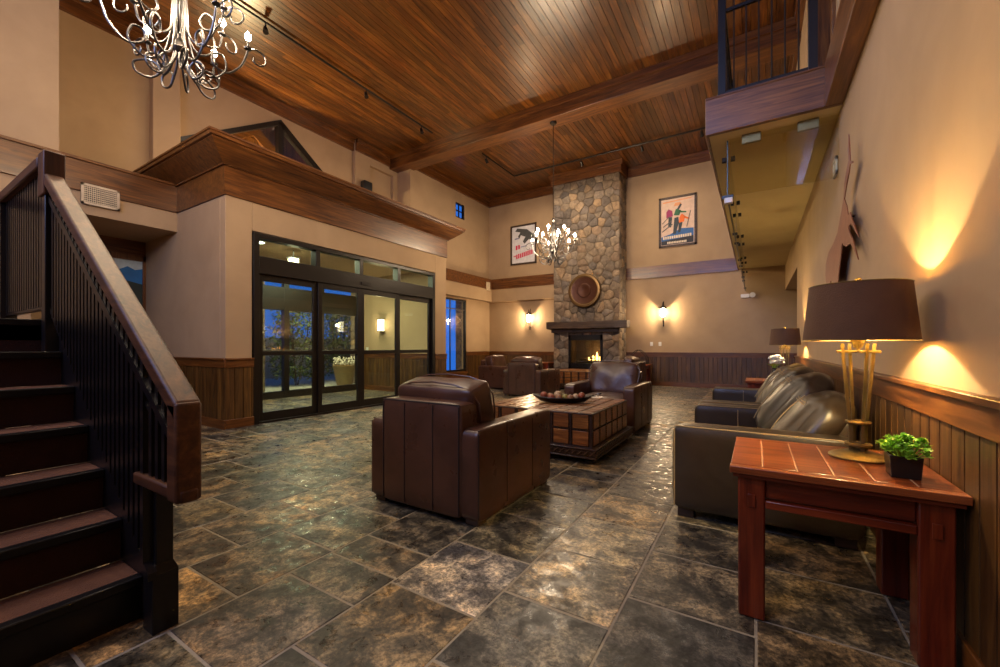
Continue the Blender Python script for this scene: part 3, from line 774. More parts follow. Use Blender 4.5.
g = MB(); bars(g, -.40, .38, -.50, .085, 13, rnd, -.018, .03); bars(g, -.28, .25, -.635, .06, 12, rnd, -.018); obj('title_lettering', g, pm('poster_letter', (.75, .62, .45)), t, smooth=False)
flat('magenta_skier', pm('poster_magenta', (.30, .02, .10)), [[(-.30, .12), (-.12, .16), (-.14, .32), (-.24, .38), (-.30, .30)]], t, -.016)
flat('dark_skier', pm('poster_dark', (.03, .04, .05)), [[(-.25, -.15), (-.17, -.16), (-.14, .14), (-.24, .14)], [(-.12, -.36), (-.04, -.36), (.04, -.05), (.03, .12), (-.08, .10)], [(.02, -.34), (.08, -.33), (.14, -.05), (.04, -.03)], [(-.02, .34), (.08, .50), (.12, .46), (.04, .32)]], t, -.016)
flat('green_skier', pm('poster_green', (.02, .12, .05)), [[(-.10, .18), (.05, .16), (.10, .30), (-.04, .36)], [(.05, .24), (.24, .21), (.24, .25), (.06, .29)]], t, -.017)
flat('orange_skier', pm('poster_vermilion', (.75, .15, .02)), [[(.04, -.06), (.18, -.04), (.20, .12), (.12, .20), (.05, .10)], [(.18, .06), (.32, .00), (.32, .04), (.18, .13)]], t, -.018)
flat('ski', pm('poster_ski', (.10, .09, .09)), [[(-.43, -.26), (-.41, -.28), (-.12, -.08), (-.14, -.06)], [(-.40, -.12), (-.38, -.14), (-.14, .02), (-.16, .04)], [(.24, -.2), (.26, -.2), (.36, .25), (.34, .25)], [(-.42, -.02), (-.41, -.04), (-.2, .16), (-.22, .17)]], t, -.019)
t = poster((-7.03, YF, 4.80), 1.04, 1.42, 'framed pale poster with a grey skier and slanted red title')
flat('sheet', pm('poster_white', (.62, .60, .62)), [[(-w2, -.665), (w2, -.665), (w2, .665), (-w2, .665)]], t, -.010)
flat('grey_skier', pm('poster_grey', (.06, .06, .06)), [[(-.25, .60), (.15, .52), (.42, .30), (.42, .10), (.22, .16), (.05, .02), (-.02, .10), (.08, .26), (-.1, .34), (-.16, .22), (-.22, .30), (-.12, .44), (-.33, .50)]], t, -.013)
g = MB(); bars(g, -.30, .38, -.50, .17, 9, rnd, -.014, .18); bars(g, -.40, -.30, -.42, .05, 2, rnd, -.014, .1); bars(g, -.32, -.12, -.18, .16, 2, rnd, -.014, .2); obj('title_lettering', g, pm('poster_red', (.55, .02, .07)), t, smooth=False)
g = MB(); bars(g, -.1, .12, -.10, .035, 6, rnd, -.014, .1); bars(g, -.35, -.18, .20, .05, 5, rnd, -.014, .1); obj('small_lettering', g, pm('poster_slate', (.12, .12, .25)), t, smooth=False)

# ------------------------------------------------------------------ iron wall sconces
def sconce():
    t = thing('wall_sconce', 'glowing wrought iron wall sconce to the right of the stone chimney', 'wall light', (-2.32, YF, 2.16), 0, 'iron sconces on the fireplace wall')
    g = MB(); g.tube([(0, 0, -.28), (0, -.02, -.30), (0, -.10, -.26), (0, -.12, -.14)], .012); g.tube([(0, 0, -.34), (0, 0, .34)], .014); g.lathe([(.001, -.42), (.02, -.38), (.008, -.33)], 0, -.02, 10)
    obj('bracket', g, IRON, t)
    g = MB()
    for i in range(6):
        a = i*math.pi/3; c_, s_ = math.cos(a), math.sin(a)
        g.tube([(.02*c_, -.12+.02*s_, -.16), (.085*c_, -.12+.085*s_, -.10), (.10*c_, -.12+.10*s_, .02), (.085*c_, -.12+.085*s_, .13), (.02*c_, -.12+.02*s_, .2)], .006, 6)
    obj('cage', g, IRON, t)
    g = MB(); g.lathe([(.001, .32), (.012, .28), (.02, .21), (.11, .14), (.115, .125), (.06, .15), (.001, .15)], 0, -.12, 16); obj('cap', g, IRON, t)
    g = MB(); g.lathe([(.02, -.13), (.07, -.09), (.07, .08), (.03, .13)], 0, -.12, 14); obj('glass_candle', g, emis('sconce_glow', (1, .80, .52), 28), t)
    return t
s1 = sconce()
s2 = copy_thing(s1, (-6.76, YF, 2.16), None, 'glowing wrought iron wall sconce to the left of the stone chimney')
for x in (-2.32, -6.76):
    lamp('POINT', (x, YF-.21, 2.17), 42, (1, .72, .42), .02, name='sconce_light')
for x, lb in ((-2.66, 'white outlet plate under the iron sconce, the one nearer the chimney'), (-2.42, 'white outlet plate under the iron sconce, the one farther from the chimney')):
    g = MB(); g.box(x-.04, x+.04, YF-.01, YF-.001, 1.18, 1.30); g.box(x-.012, x+.012, YF-.014, YF-.01, 1.22, 1.26)
    tag(obj('switch_plate', g, WHITE, bevel=.002), lb, 'switch plate', 'switch plates below the sconce')

# ------------------------------------------------------------------ balcony
def balcony():
    t = thing('balcony', 'narrow upper balcony with purplish wood fascia and black railing', 'balcony', (.1, 8.75, 3.26))
    x0, x1, y0, y1 = -.40, XR-.002, 4.62, YF-.002
    g = MB(); g.box(x0, x1, y0, y1, 3.26, 3.28); g.box(x0+.02, x1, y0+.05, y1, 3.28, 3.55); obj('soffit', g, SOFF, t, world=True)
    g = MB(); g.box(x0-.03, x1, y0-.05, y0, 3.255, 3.62); g.box(x0-.03, x0, y0, y1, 3.255, 3.62); g.box(x0-.03, x1, y0-.06, y1, 3.60, 3.62)
    obj('fascia', g, TRIM[0], t, world=True, bevel=.006)
    # long-side and end posts
    for (x, y) in [(-.29, 4.70), (.44, 4.70), (-.29, 6.4), (-.29, 8.1), (-.29, 9.8), (-.29, 11.5)]:
        g = MB(); g.box(x-.035, x+.035, y-.035, y+.035, 3.62, 4.75); obj('railing_post', g, BLACK, t, world=True, bevel=.003)
    g = MB(); g.box(-.31, -.27, 4.7, y1, 4.70, 4.75); g.box(-.29, .44, 4.68, 4.72, 4.70, 4.75); obj('top_rail', g, BLACK, t, world=True)
    g = MB(); g.box(-.305, -.275, 4.7, y1, 3.68, 3.71); g.box(-.29, .44, 4.685, 4.715, 3.68, 3.71); g.box(-.305, -.275, 4.7, y1, 4.50, 4.53); g.box(-.29, .44, 4.685, 4.715, 4.50, 4.53)
    obj('lower_rail', g, BLACK, t, world=True)
    for i in range(6):
        g = MB(); x = -.29+.73*(i+1)/7; g.tube([(x, 4.7, 3.70), (x, 4.7, 4.70)], .008, 6); obj('baluster', g, BLACK, t, world=True)
    y = 4.85
    while y < 12.6:
        g = MB(); g.tube([(-.29, y, 3.70), (-.29, y, 4.70)], .008, 6); obj('baluster', g, BLACK, t, world=True); y += .16
    return t
balcony()
m = MB(); m.box(XR-.13, XR, YB, 4.56, 3.25, 3.62); struct('trim_27', m, TRIM[1], bevel=.006)
# trim of the upper opening
m = MB(); m.box(XR-.03, XR+T, 4.97, 5.07, 3.62, 5.95); m.box(XR-.03, XR+T, 6.13, 6.23, 3.62, 5.95); m.box(XR-.03, XR+T, 4.97, 6.23, 5.83, 5.95); struct('door_3', m, TRIM[2], bevel=.005)
# glass smoke baffle under the balcony
def baffle():
    t = thing('glass_baffle', 'clear glass panels clamped beneath the balcony soffit edge', 'glass screen', (-.24, 4.74, 2.7))
    g = MB(); g.box(-.24, XR-.01, 4.74, 4.752, 2.67, 3.24); obj('end_pane', g, GLASSC, t, world=True)
    ys = [4.76, 6.8, 8.85, 10.9, 12.88]
    for a, b in zip(ys, ys[1:]):
        g = MB(); g.box(-.25, -.24, a+.01, b-.01, 2.67, 3.24); obj('side_pane', g, GLASSC, t, world=True)
        g = MB(); g.box(-.251, -.239, a+.0, a+.012, 2.67, 3.24); g.box(-.252, -.238, a, b, 2.664, 2.672); obj('pane_edge', g, plain('glass_edge', (.02, .03, .02), .3), t, world=True)
    for x in (-.04, .41):
        g = MB(); g.box(x-.08, x+.08, 4.732, 4.74, 3.16, 3.25); g.box(x-.08, x+.08, 4.752, 4.76, 3.16, 3.25); obj('clamp', g, BRASS, t, world=True, bevel=.004)
    for y in (4.95, 6.5, 7.1, 8.5, 9.15, 10.6, 11.2, 12.6):
        for dx in (-.285, -.205):
            g = MB(); g.tube([(dx-.02, y, 3.12), (dx+.02, y, 3.12)], .028, 10); obj('clamp', g, IRON, t, world=True)
        g = MB(); g.tube([(-.275, y, 2.70), (-.215, y, 2.70)], .018, 10); obj('clamp', g, SILVER, t, world=True)
baffle()
def spot_head(x, y, z, aimv, label, group='small spotlights on the ceiling track', s=1.0):
    t = thing('spotlight', label, 'spotlight', (x, y, z), 0, group)
    g = MB(); g.tube([(0, 0, 0), (0, 0, -.07*s)], .012, 8); obj('stem', g, BLACK, t)
    g = MB(); d = Vector(aimv).normalized(); p = Vector((0, 0, -.10*s)); g.tube([p-d*.06*s, p+d*.07*s], [.03*s, .045*s], 12); obj('lamp_head', g, BLACK, t)
    return t
t = thing('security_camera', 'small white device hung on the end of the glass screen below the balcony', 'spotlight', (-.24, 4.695, 2.56))
g = MB(); g.box(-.03, .045, -.03, .03, .02, .075); obj('body', g, WHITE, t, bevel=.008)
g = MB(); g.box(-.05, .05, -.02, .04, .075, .10); obj('bracket', g, BLACK, t)
t = thing('emergency_light', 'small white spotlight on the far wall under the end of the balcony', 'spotlight', (.02, YF-.04, 3.02))
t.location = (-.25, YF-.02, 2.50)
g = MB(); g.box(-.10, .10, -.05, 0, -.03, .07); obj('body', g, WHITE, t, bevel=.01)
g = MB(); g.lathe([(.05, 0), (.07, .06)], 0, 0, 12, M=Matrix.Translation((.17, -.05, .03)) @ Matrix.Rotation(R(90), 4, 'X')); obj('lamp_head', g, WHITE, t)

# ------------------------------------------------------------------ track lighting
def track(name, pts, label):
    g = MB(); g.tube(pts, .022, 6); o = obj(name, g, BLACK); tag(o, label, 'light track'); return o
track('light_track', [(-7.0, 1.5, 6.60), (-7.0, 8.0, 6.60)], 'black lighting track on the wooden ceiling near the entry wall')
track('light_track', [(-6.55, 9.6, 6.60), (-6.55, 11.4, 6.60), (-1.0, 11.4, 6.60)], 'black L shaped lighting track between the beam and the chimney')
k = 0
for (x, y, lb) in [(-7.0, 3.8, 'small black spotlight on the entry side track near the chandelier'), (-7.0, 5.9, 'small black spotlight midway along the entry side track'),
                   (-7.0, 7.6, 'small black spotlight at the beam end of the entry side track'), (-6.55, 9.8, 'small black spotlight at the start of the L shaped track'),
                   (-4.3, 11.4, 'small black spotlight on the L shaped track above the chimney'), (-2.6, 11.4, 'small black spotlight on the L shaped track right of the chimney'),
                   (-1.15, 11.4, 'small black spotlight at the balcony end of the L shaped track')]:
    spot_head(x, y, 6.58, (.5, -.2, -1) if x < -6.9 else (.1, 1, -1), lb)
for (x, y, tx, ty, tz, p) in [(-3.2, -1.6, -2.1, 2.3, .5, 120), (-4.3, 11.35, -4.4, 12.2, 3.8, 30), (-2.6, 11.35, -1.9, YF, 4.6, 18), (-6.5, 9.8, -7.0, YF, 4.6, 22)]:  # first spot is off the tracks, added to brighten the near armchair's back
    aim(lamp('SPOT', (x, y, 6.4), p, WARM, .04, spot=70, blend=.8, name='track_and_fill_spot'), (tx, ty, tz))

# ------------------------------------------------------------------ chandeliers
def spiral_pts(c, r0, r1, a0, a1, n):
    return [(c[0]+(r0+(r1-r0)*i/n)*math.cos(a0+(a1-a0)*i/n), c[1]+(r0+(r1-r0)*i/n)*math.sin(a0+(a1-a0)*i/n)) for i in range(n+1)]
def catmull(P, k=6):
    out = []
    for i in range(len(P)-1):
        p0, p1, p2, p3 = P[max(i-1, 0)], P[i], P[i+1], P[min(i+2, len(P)-1)]
        for j in range(k):
            t = j/k
            out.append(tuple(.5*((2*b)+(-a+c)*t+(2*a-5*b+4*c-d)*t*t+(-a+3*b-3*c+d)*t**3) for a, b, c, d in zip(p0, p1, p2, p3)))
    out.append(P[-1]); return out
def chandelier(loc, zc, label, S=1.0):
    t = thing('chandelier', label, 'chandelier', loc, 0, 'scrolled iron chandeliers')
    H_ = (zc-loc[2])/S; t.scale = (S, S, S)
    g = MB(); g.tube([(0, 0, 1.15), (0, 0, H_)], .008, 6); obj('cable', g, IRON, t)
    g = MB(); g.lathe([(.07, H_-.05), (.09, H_-.02), (.09, H_)], seg=20); obj('ceiling_cup', g, IRON, t)
    g = MB(); g.lathe([(.001, .22), (.045, .25), (.065, .30), (.05, .36), (.02, .40), (.02, 1.05), (.04, 1.1), (.02, 1.16), (.001, 1.17)], seg=16); obj('hub', g, SILVER, t)
    n = 12
    for i in range(n):
        a = 2*math.pi*i/n+.13; up = i % 2
        tip = (.56, .62) if not up else (.40, .80)
        P = [(.03, 1.0), (.05, .75), (.07, .42), (.13, .20), (.26, .13), (.37, .25), (.34, .38), (.26, .36), (.27, .26), (.38, .22), (.50, .34), (tip[0], tip[1]-.10)] if not up else \
            [(.025, 1.05), (.04, .80), (.06, .50), (.16, .36), (.28, .44), (.32, .58), (.24, .66), (.18, .58), (.24, .50), (.36, .56), (tip[0], tip[1]-.08)]
        pts = catmull(P); g = MB()
        g.tube([(r*math.cos(a), r*math.sin(a), z) for r, z in pts], .0105, 7)
        sc2 = spiral_pts((tip[0]+.09, tip[1]-.14), .11, .035, R(150), R(-200), 14)
        g.tube([(r*math.cos(a+.05), r*math.sin(a+.05), z) for r, z in sc2], .009, 6)
        arm = obj('scroll_arm', g, SILVER, t)
        x, y = tip[0]*math.cos(a), tip[0]*math.sin(a)
        g = MB(); g.lathe([(.012, tip[1]-.10), (.035, tip[1]-.085), (.038, tip[1]-.075), (.011, tip[1]-.07), (.011, tip[1]), ], x, y, 12); cn = obj('candle_sleeve', g, SILVER, arm)
        g = MB(); g.lathe([(.010, tip[1]), (.030, tip[1]+.03), (.028, tip[1]+.06), (.004, tip[1]+.10)], x, y, 10); obj('bulb', g, BULB, arm)
    for i in range(9):
        a = 2*math.pi*i/9+.3; big = .95+.45*(i % 3)/2
        P = [(.03, .34), (.05, .20), (.10*big, .08), (.17*big, .0), (.25*big, .03), (.26*big, .12), (.18*big, .16), (.12*big, .10), (.14*big, .02)]
        pts = catmull(P); g = MB(); g.tube([(r*math.cos(a+.5*r), r*math.sin(a+.5*r), z) for r, z in pts], .010, 7); obj('lower_scroll', g, SILVER, t)
    return t
CHN = (-3.95, 1.46, 3.30); CHF = (-3.95, 8.67, 3.06)
chandelier(CHN, ZC, 'scrolled iron chandelier hanging over the stair side of the lobby', .84)
chandelier(CHF, 6.30, 'scrolled iron chandelier hanging from the beam in front of the chimney', .9)
for (cx, cy, cz), p in ((CHN, 95), (CHF, 105)):
    for i in range(6):
        a = i*math.pi/3+.2
        lamp('POINT', (cx+.5*math.cos(a), cy+.5*math.sin(a), cz+.78), p/6, WARM, .03, name='chandelier_light')

# ------------------------------------------------------------------ staircase
def stairs():
    t = thing('staircase', 'dark staircase with brown carpeted treads and heavy wooden handrail', 'staircase', (-2.9, 0, 0))
    Yr = .68; Yl = -.75; rise, run, X0 = .187, .235, -1.95
    N = 7
    for k in range(1, N+1):
        xn = X0-run*k; z = rise*k; xb = xn-run-.02 if k < N else xn-.03
        if k < N:
            g = MB(); g.box(xb, xn-.015, Yl, Yr, z-.03, z); tr = obj('tread', g, CARPET, t, world=True, bevel=.004)
            g = MB(); g.box(xn-.05, xn, Yl, Yr, z-.035, z+.003); obj('nosing', g, BLACK, tr, world=True, bevel=.006)
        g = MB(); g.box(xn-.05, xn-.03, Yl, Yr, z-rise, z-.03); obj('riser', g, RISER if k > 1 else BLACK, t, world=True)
    xl = X0-run*N
    g = MB(); g.box(-4.75, xl-.03, Yl, Yr, rise*N-.12, rise*N); ld = obj('landing', g, CARPET, t, world=True)
    g = MB(); g.box(xl-.05, xl, Yl, Yr, rise*N-.035, rise*N+.003); obj('nosing', g, BLACK, ld, world=True, bevel=.006)
    g = MB(); g.box(-4.78, -4.75, Yl, Yr+.05, rise*N-.3, rise*N); g.box(-4.78, xl, Yr, Yr+.05, rise*N-.3, rise*N+.02); obj('landing_skirt', g, BLACK, ld, world=True)
    s = rise/run
    def zline(x): return (X0-x)*s     # nosing line
    for yy, nm in ((Yr, 'stringer'), (Yl-.05, 'stringer')):
        g = MB(); a, b = -2.07, xl
        g.prism([(a, 0.0), (a, zline(a)+.10), (b, zline(b)+.12), (b, zline(b)-.35), (a-.38, 0.0)], 1, yy, yy+.05); obj(nm, g, BLACK, t, world=True, bevel=.004)
    # newel with flared foot
    g = MB(); g.box(-2.115, -2.045, .675, .735, .26, .62); g.box(-2.13, -2.035, .66, .75, 0, .24)
    g.add([(-2.13, .66, .24), (-2.035, .66, .24), (-2.035, .75, .24), (-2.13, .75, .24), (-2.115, .675, .275), (-2.045, .675, .275), (-2.045, .735, .275), (-2.115, .735, .275)], [(0, 1, 5, 4), (1, 2, 6, 5), (2, 3, 7, 6), (3, 0, 4, 7)])
    obj('newel_post', g, BLACK, t, world=True, bevel=.004)
    # handrail: sloping cap with a dropped end block
    ya, yb = .618, .700; sr = .69; xa, za = -1.71, .955
    def zr(x): return za+(xa-x)*sr
    xt = -3.44
    g = MB(); g.prism([(xa, za), (xt, zr(xt)), (xt, zr(xt)-.075), (xa, za-.075)], 1, ya, yb)
    g.box(-1.785, -1.705, ya, yb, .60, .955)
    obj('handrail', g, RAILW[0], t, world=True, bevel=.012, segs=3)
    g = MB(); g.prism([(xa-.08, za-.13), (xt, zr(xt)-.13), (xt, zr(xt)-.17), (xa-.08, za-.17)], 1, ya+.02, yb-.02); obj('subrail', g, BLACK, t, world=True)
    g = MB(); g.box(-2.14, -1.70, ya+.012, yb-.012, .60, .645); obj('rail_return', g, RAILW[0], t, world=True, bevel=.008)
    g = MB(); a, b = -2.03, xt
    for dz in (.16, ): g.prism([(a, zline(a)+dz), (b, zline(b)+dz), (b, zline(b)+dz+.03), (a, zline(a)+dz+.03)], 1, .645, .675)
    for dz in (.27,): g.prism([(xa-.3, zr(xa-.3)-dz-.02), (b, zr(b)-dz-.02), (b, zr(b)-dz), (xa-.3, zr(xa-.3)-dz)], 1, .65, .67)
    obj('bottom_rail', g, BLACK, t, world=True)
    for xx in (-1.83, -1.89, -1.95, -2.01):
        g = MB(); g.box(xx-.014, xx+.014, .645, .675, .64, zr(xx)-.10); obj('baluster', g, BLACK, t, world=True)
    x = -2.09
    while x > xt+.03:
        g = MB(); g.box(x-.016, x+.016, .643, .677, zline(x)+.17, zr(x)-.12); bl = obj('baluster', g, BLACK, t, world=True)
        x -= .054
    x = -2.2
    while x > xt+.1:
        g = MB(); zc_ = zr(x)-.22; g.tube([(x+.03*math.cos(q), .66, zc_+.04*math.sin(q)) for q in [R(45*i) for i in range(8)]], .006, 5, close=True); obj('baluster_ring', g, BLACK, t, world=True)
        x -= .17
    # upper newel and landing guard
    g = MB(); g.box(-3.54, -3.42, .615, .705, 2.02, 2.27); obj('newel_cap', g, RAILW[2], t, world=True, bevel=.006)
    g = MB(); g.box(-3.52, -3.44, .625, .695, 1.0, 2.02); obj('upper_newel', g, BLACK, t, world=True, bevel=.004)
    g = MB(); g.box(-4.66, -3.54, .61, .705, 2.19, 2.255); g.box(-4.72, -4.62, -.75, .705, 2.19, 2.255); obj('landing_handrail', g, RAILW[0], t, world=True, bevel=.008)
    g = MB(); g.box(-4.66, -3.52, .645, .68, 1.375, 1.40); g.box(-4.66, -3.52, .65, .67, 2.12, 2.14); g.box(-4.68, -4.65, -.7, .66, 1.375, 1.40); obj('landing_rail', g, BLACK, t, world=True)
    x = -3.58
    while x > -4.66:
        g = MB(); g.box(x-.018, x+.018, .642, .678, 1.39, 2.20); obj('baluster', g, BLACK, t, world=True); x -= .062
    y = .6
    while y > -.7:
        g = MB(); g.box(-4.674, -4.658, y-.008, y+.008, 1.39, 2.20); obj('baluster', g, BLACK, t, world=True); y -= .12
    g = MB(); g.box(-4.69, -4.61, .62, .70, 1.0, 2.23); obj('guard_post', g, BLACK, t, world=True)
    for (x, y) in ((-4.7, .6), (-4.7, -.7), (-3.62, -.7)):
        g = MB(); g.box(x-.05, x+.05, y-.05, y+.05, 0.005, rise*N-.1); obj('landing_post', g, BLACK, t, world=True)
    return t
stairs()

# ------------------------------------------------------------------ leather seating
def rbox(g, x0, x1, y0, y1, z0, z1, r=.03, n=4, puff=0.0, div=8, rg=None, M=None, wr=0.0):
    """box with rounded edges, subdivided and puffed outwards in the middle of its faces"""
    bm = bmesh.new(); bmesh.ops.create_cube(bm, size=2)
    bmesh.ops.subdivide_edges(bm, edges=bm.edges[:], cuts=div, use_grid_fill=True)
    cx, cy, cz = (x0+x1)/2, (y0+y1)/2, (z0+z1)/2; hx, hy, hz = (x1-x0)/2, (y1-y0)/2, (z1-z0)/2
    vs = []
    ph = [rnd.uniform(0, 6) for _ in range(6)]
    for v in bm.verts:
        p = v.co
        q = Vector((p.x*hx, p.y*hy, p.z*hz))
        inn = Vector((max(-hx+r, min(hx-r, q.x)), max(-hy+r, min(hy-r, q.y)), max(-hz+r, min(hz-r, q.z))))
        d = q-inn
        if d.length > 1e-6: q = inn+d.normalized()*r
        if puff:
            fx, fy, fz = max(0, 1-p.x**2), max(0, 1-p.y**2), max(0, 1-p.z**2)
            k = [0, 0, 0]
            k[0] = p.x*fy*fz; k[1] = p.y*fx*fz; k[2] = p.z*fx*fy
            q = q+Vector(k)*puff
            if wr:
                w_ = wr*(math.sin(9*q.x+5*q.z+ph[0])*math.sin(13*q.z-6*q.x+ph[1])+.7*math.sin(21*q.x+17*q.y+ph[2])*math.sin(11*q.z+ph[3]))
                q.x += w_*(fy*fz)**.5*(1 if p.x > 0 else -1)*(abs(p.x) > .9); q.y += w_*(fx*fz)**.5*(1 if p.y > 0 else -1)*(abs(p.y) > .9); q.z += w_*(fx*fy)**.5*(1 if p.z > 0 else -1)*(abs(p.z) > .9)
        vs.append((q.x+cx, q.y+cy, q.z+cz))
    fs = [tuple(v.index for v in f.verts) for f in bm.faces]; bm.free()
    g.add(vs, fs, M=M)
def seam(g, pts, r=.004): g.tube(pts, r, 5)
def armchair(label, group='brown leather club armchairs'):
    """origin on the floor under the middle of the chair, facing -Y"""
    W_, D_ = .50, .54; aw = .17
    t = thing('leather_armchair', label, 'armchair', (0, 0, 0), 0, group)
    g = MB()
    for (x, y) in ((-.42, -.46), (.42, -.46), (-.42, .46), (.42, .46)):
        g = MB(); g.box(x-.05, x+.05, y-.05, y+.05, 0.004, .055); obj('foot', g, DARKW, t, bevel=.004)
    for s in (-1, 1):
        g = MB(); rbox(g, *sorted((s*W_, s*(W_-aw))), -D_, D_, .028, .63, .03, div=10); a = obj('arm', g, LEATH, t, sub=1)
        g = MB()
        for y in (-.18, .20): seam(g, [(s*(W_+.001), y, .08), (s*(W_+.001), y, .60)], .003)
        seam(g, [(s*W_-s*.012, D_-.01, .06), (s*W_-s*.012, D_-.01, .60)], .004); seam(g, [(s*(W_-.02), -D_+.02, .617), (s*(W_-.02), D_-.02, .617)], .004)
        obj('arm_seam', g, SEAMD, a)
    g = MB(); rbox(g, -.37, .37, .36, .555, .035, .785, .028, div=10)
    b = obj('back', g, LEATH, t, sub=1)
    g = MB()
    for x in (-.13, .13): seam(g, [(x, .556, .06), (x, .556, .76)], .0035)
    for x in (-.345, .345): seam(g, [(x, .55, .06), (x, .55, .76)], .0045)
    seam(g, [(-.35, .545, .772), (.35, .545, .772)], .005); obj('back_seam', g, SEAMD, b)
    g = MB(); rbox(g, -.335, .335, -.50, .38, .08, .30, .03, div=6); obj('seat_base', g, LEATH, t, sub=1)
    g = MB(); rbox(g, -.325, .325, -.53, .26, .29, .46, .045, puff=.035, div=10, wr=.004); obj('seat_cushion', g, LEATH, t, sub=1)
    g = MB(); Mx = Matrix.Translation((0, .25, .655)) @ Matrix.Rotation(R(-15), 4, 'X')
    rbox(g, -.355, .355, -.125, .125, -.24, .245, .04, puff=.022, div=12, wr=.007, M=Mx); c = obj('back_cushion', g, LEATH, t, sub=1)
    g = MB(); L_ = [(-.335, -.09, -.2), (-.335, -.09, .225), (.335, -.09, .225), (.335, -.09, -.2)]
    pts = catmull([tuple(Mx @ Vector((x*1.0, y-.0, z))) for x, y, z in L_], 4); seam(g, pts, .006)
    L2 = [(-.335, .09, -.2), (-.335, .09, .225), (.335, .09, .225), (.335, .09, -.2)]
    seam(g, catmull([tuple(Mx @ Vector(p)) for p in L2], 4), .006); obj('piping', g, LEATH, c)
    return t
ch0 = armchair('brown leather club armchair nearest the camera, seen from behind')
ch0.location = (-1.97, 2.66, 0); ch0.rotation_euler = (0, 0, R(180))
G = 'brown leather club armchairs'
copy_thing(ch0, (-1.83, 6.0, 0), 0, 'brown leather club armchair facing the camera across the studded chest')
copy_thing(ch0, (-4.57, 8.82, 0), R(180), 'brown leather armchair with its back turned, between the chest and the left sconce')
copy_thing(ch0, (-6.05, 9.95, 0), R(90), 'brown leather armchair near the tall blue window, seen side on')
copy_thing(ch0, (-2.90, 10.35, 0), R(-90), 'brown leather armchair behind the camera-facing one, right of the fireplace')

def sofa(x_wall, y0, y1, ncush, label, first_slumped=False):
    """sofa with its back to the right wall, facing -X; origin at its middle"""
    xc, yc = x_wall-.53, (y0+y1)/2; hw = (y1-y0)/2; aw = .20
    t = thing('leather_sofa', label, 'sofa', (xc, yc, 0), 0, 'leather sofas along the panelled wall')
    X0_, X1_ = -.53, .47
    for (x, y) in ((X0_+.08, -hw+.1), (X0_+.08, hw-.1), (X1_-.08, -hw+.1), (X1_-.08, hw-.1)):
        g = MB(); g.box(x-.05, x+.05, y-.05, y+.05, .004, .07); obj('foot', g, DARKW, t, bevel=.004)
    for s in (-1, 1):
        g = MB(); rbox(g, X0_, X1_, *sorted((s*hw, s*(hw-aw))), .06, .625, .035, div=10); a = obj('arm', g, LEATHO, t, sub=1)
        g = MB(); seam(g, [(X0_+.015, s*hw-s*.01, .08), (X0_+.015, s*hw-s*.01, .60)], .005); seam(g, [(X0_+.02, s*hw-s*.015, .618), (X1_-.02, s*hw-s*.015, .618)], .005)
        seam(g, [(X0_+.02, s*(hw-aw)+s*.015, .618), (X1_-.02, s*(hw-aw)+s*.015, .618)], .004)
        seam(g, [(X0_+.35, s*(hw-aw)-s*.002, .30), (X0_+.35, s*(hw-aw)-s*.002, .60)], .003)
        obj('arm_seam', g, SEAM, a)
    g = MB(); rbox(g, X1_-.20, X1_, -hw+aw-.02, hw-aw+.02, .07, .74, .04, div=8); obj('back', g, LEATHO, t, sub=1)
    g = MB(); rbox(g, X0_+.03, X1_-.1, -hw+aw-.01, hw-aw+.01, .08, .27, .03, div=6); obj('seat_base', g, LEATHO, t, sub=1)
    cw = (2*hw-2*aw)/ncush
    for i in range(ncush):
        a, b = -hw+aw+cw*i, -hw+aw+cw*(i+1)
        g = MB(); rbox(g, X0_, .22, a+.006, b-.006, .26, .45, .05, puff=.03, div=10, wr=.004); obj('seat_cushion', g, LEATHO, t, sub=1)
    for i in range(ncush):
        a, b = -hw+aw+cw*i, -hw+aw+cw*(i+1); c_ = (a+b)/2; hc = (b-a)/2
        lean, zz, xx = ((34, .565, .25) if (i == 0 and first_slumped) else (36, .665, .20)); Mx = Matrix.Translation((xx, c_, zz)) @ Matrix.Rotation(R(lean), 4, 'Y')
        g = MB(); rbox(g, -.12, .12, -hc+.005, hc-.005, -.29, .29, .09, puff=.06, div=14, wr=.011, M=Mx); cu = obj('back_cushion', g, LEATHO, t, sub=1)
        g = MB()
        for dz in (0, .016):
            P = []
            for q in range(13):
                z = -.22+.43*q/12; P.append(tuple(Mx @ Vector((-.139-.054*(1-(z/.29)**2)*(1-((-hc+.19)/hc)**2), -hc+.19+dz, z))))
            seam(g, P, .0035)
            P = []
            for q in range(13):
                y = -hc+.06+(2*hc-.12)*q/12; P.append(tuple(Mx @ Vector((-.139-.054*(1-(y/hc)**2)*(1-(.16/.29)**2), y, .16+dz))))
            seam(g, P, .0035)
        obj('seam_stitching', g, SEAM, cu)
    return t
sofa(.575, 2.98, 4.37, 2, 'dark brown leather loveseat behind the red end table', True)
sofa(.575, 4.45, 6.20, 2, 'dark brown leather sofa between the loveseat and the table with white flowers')

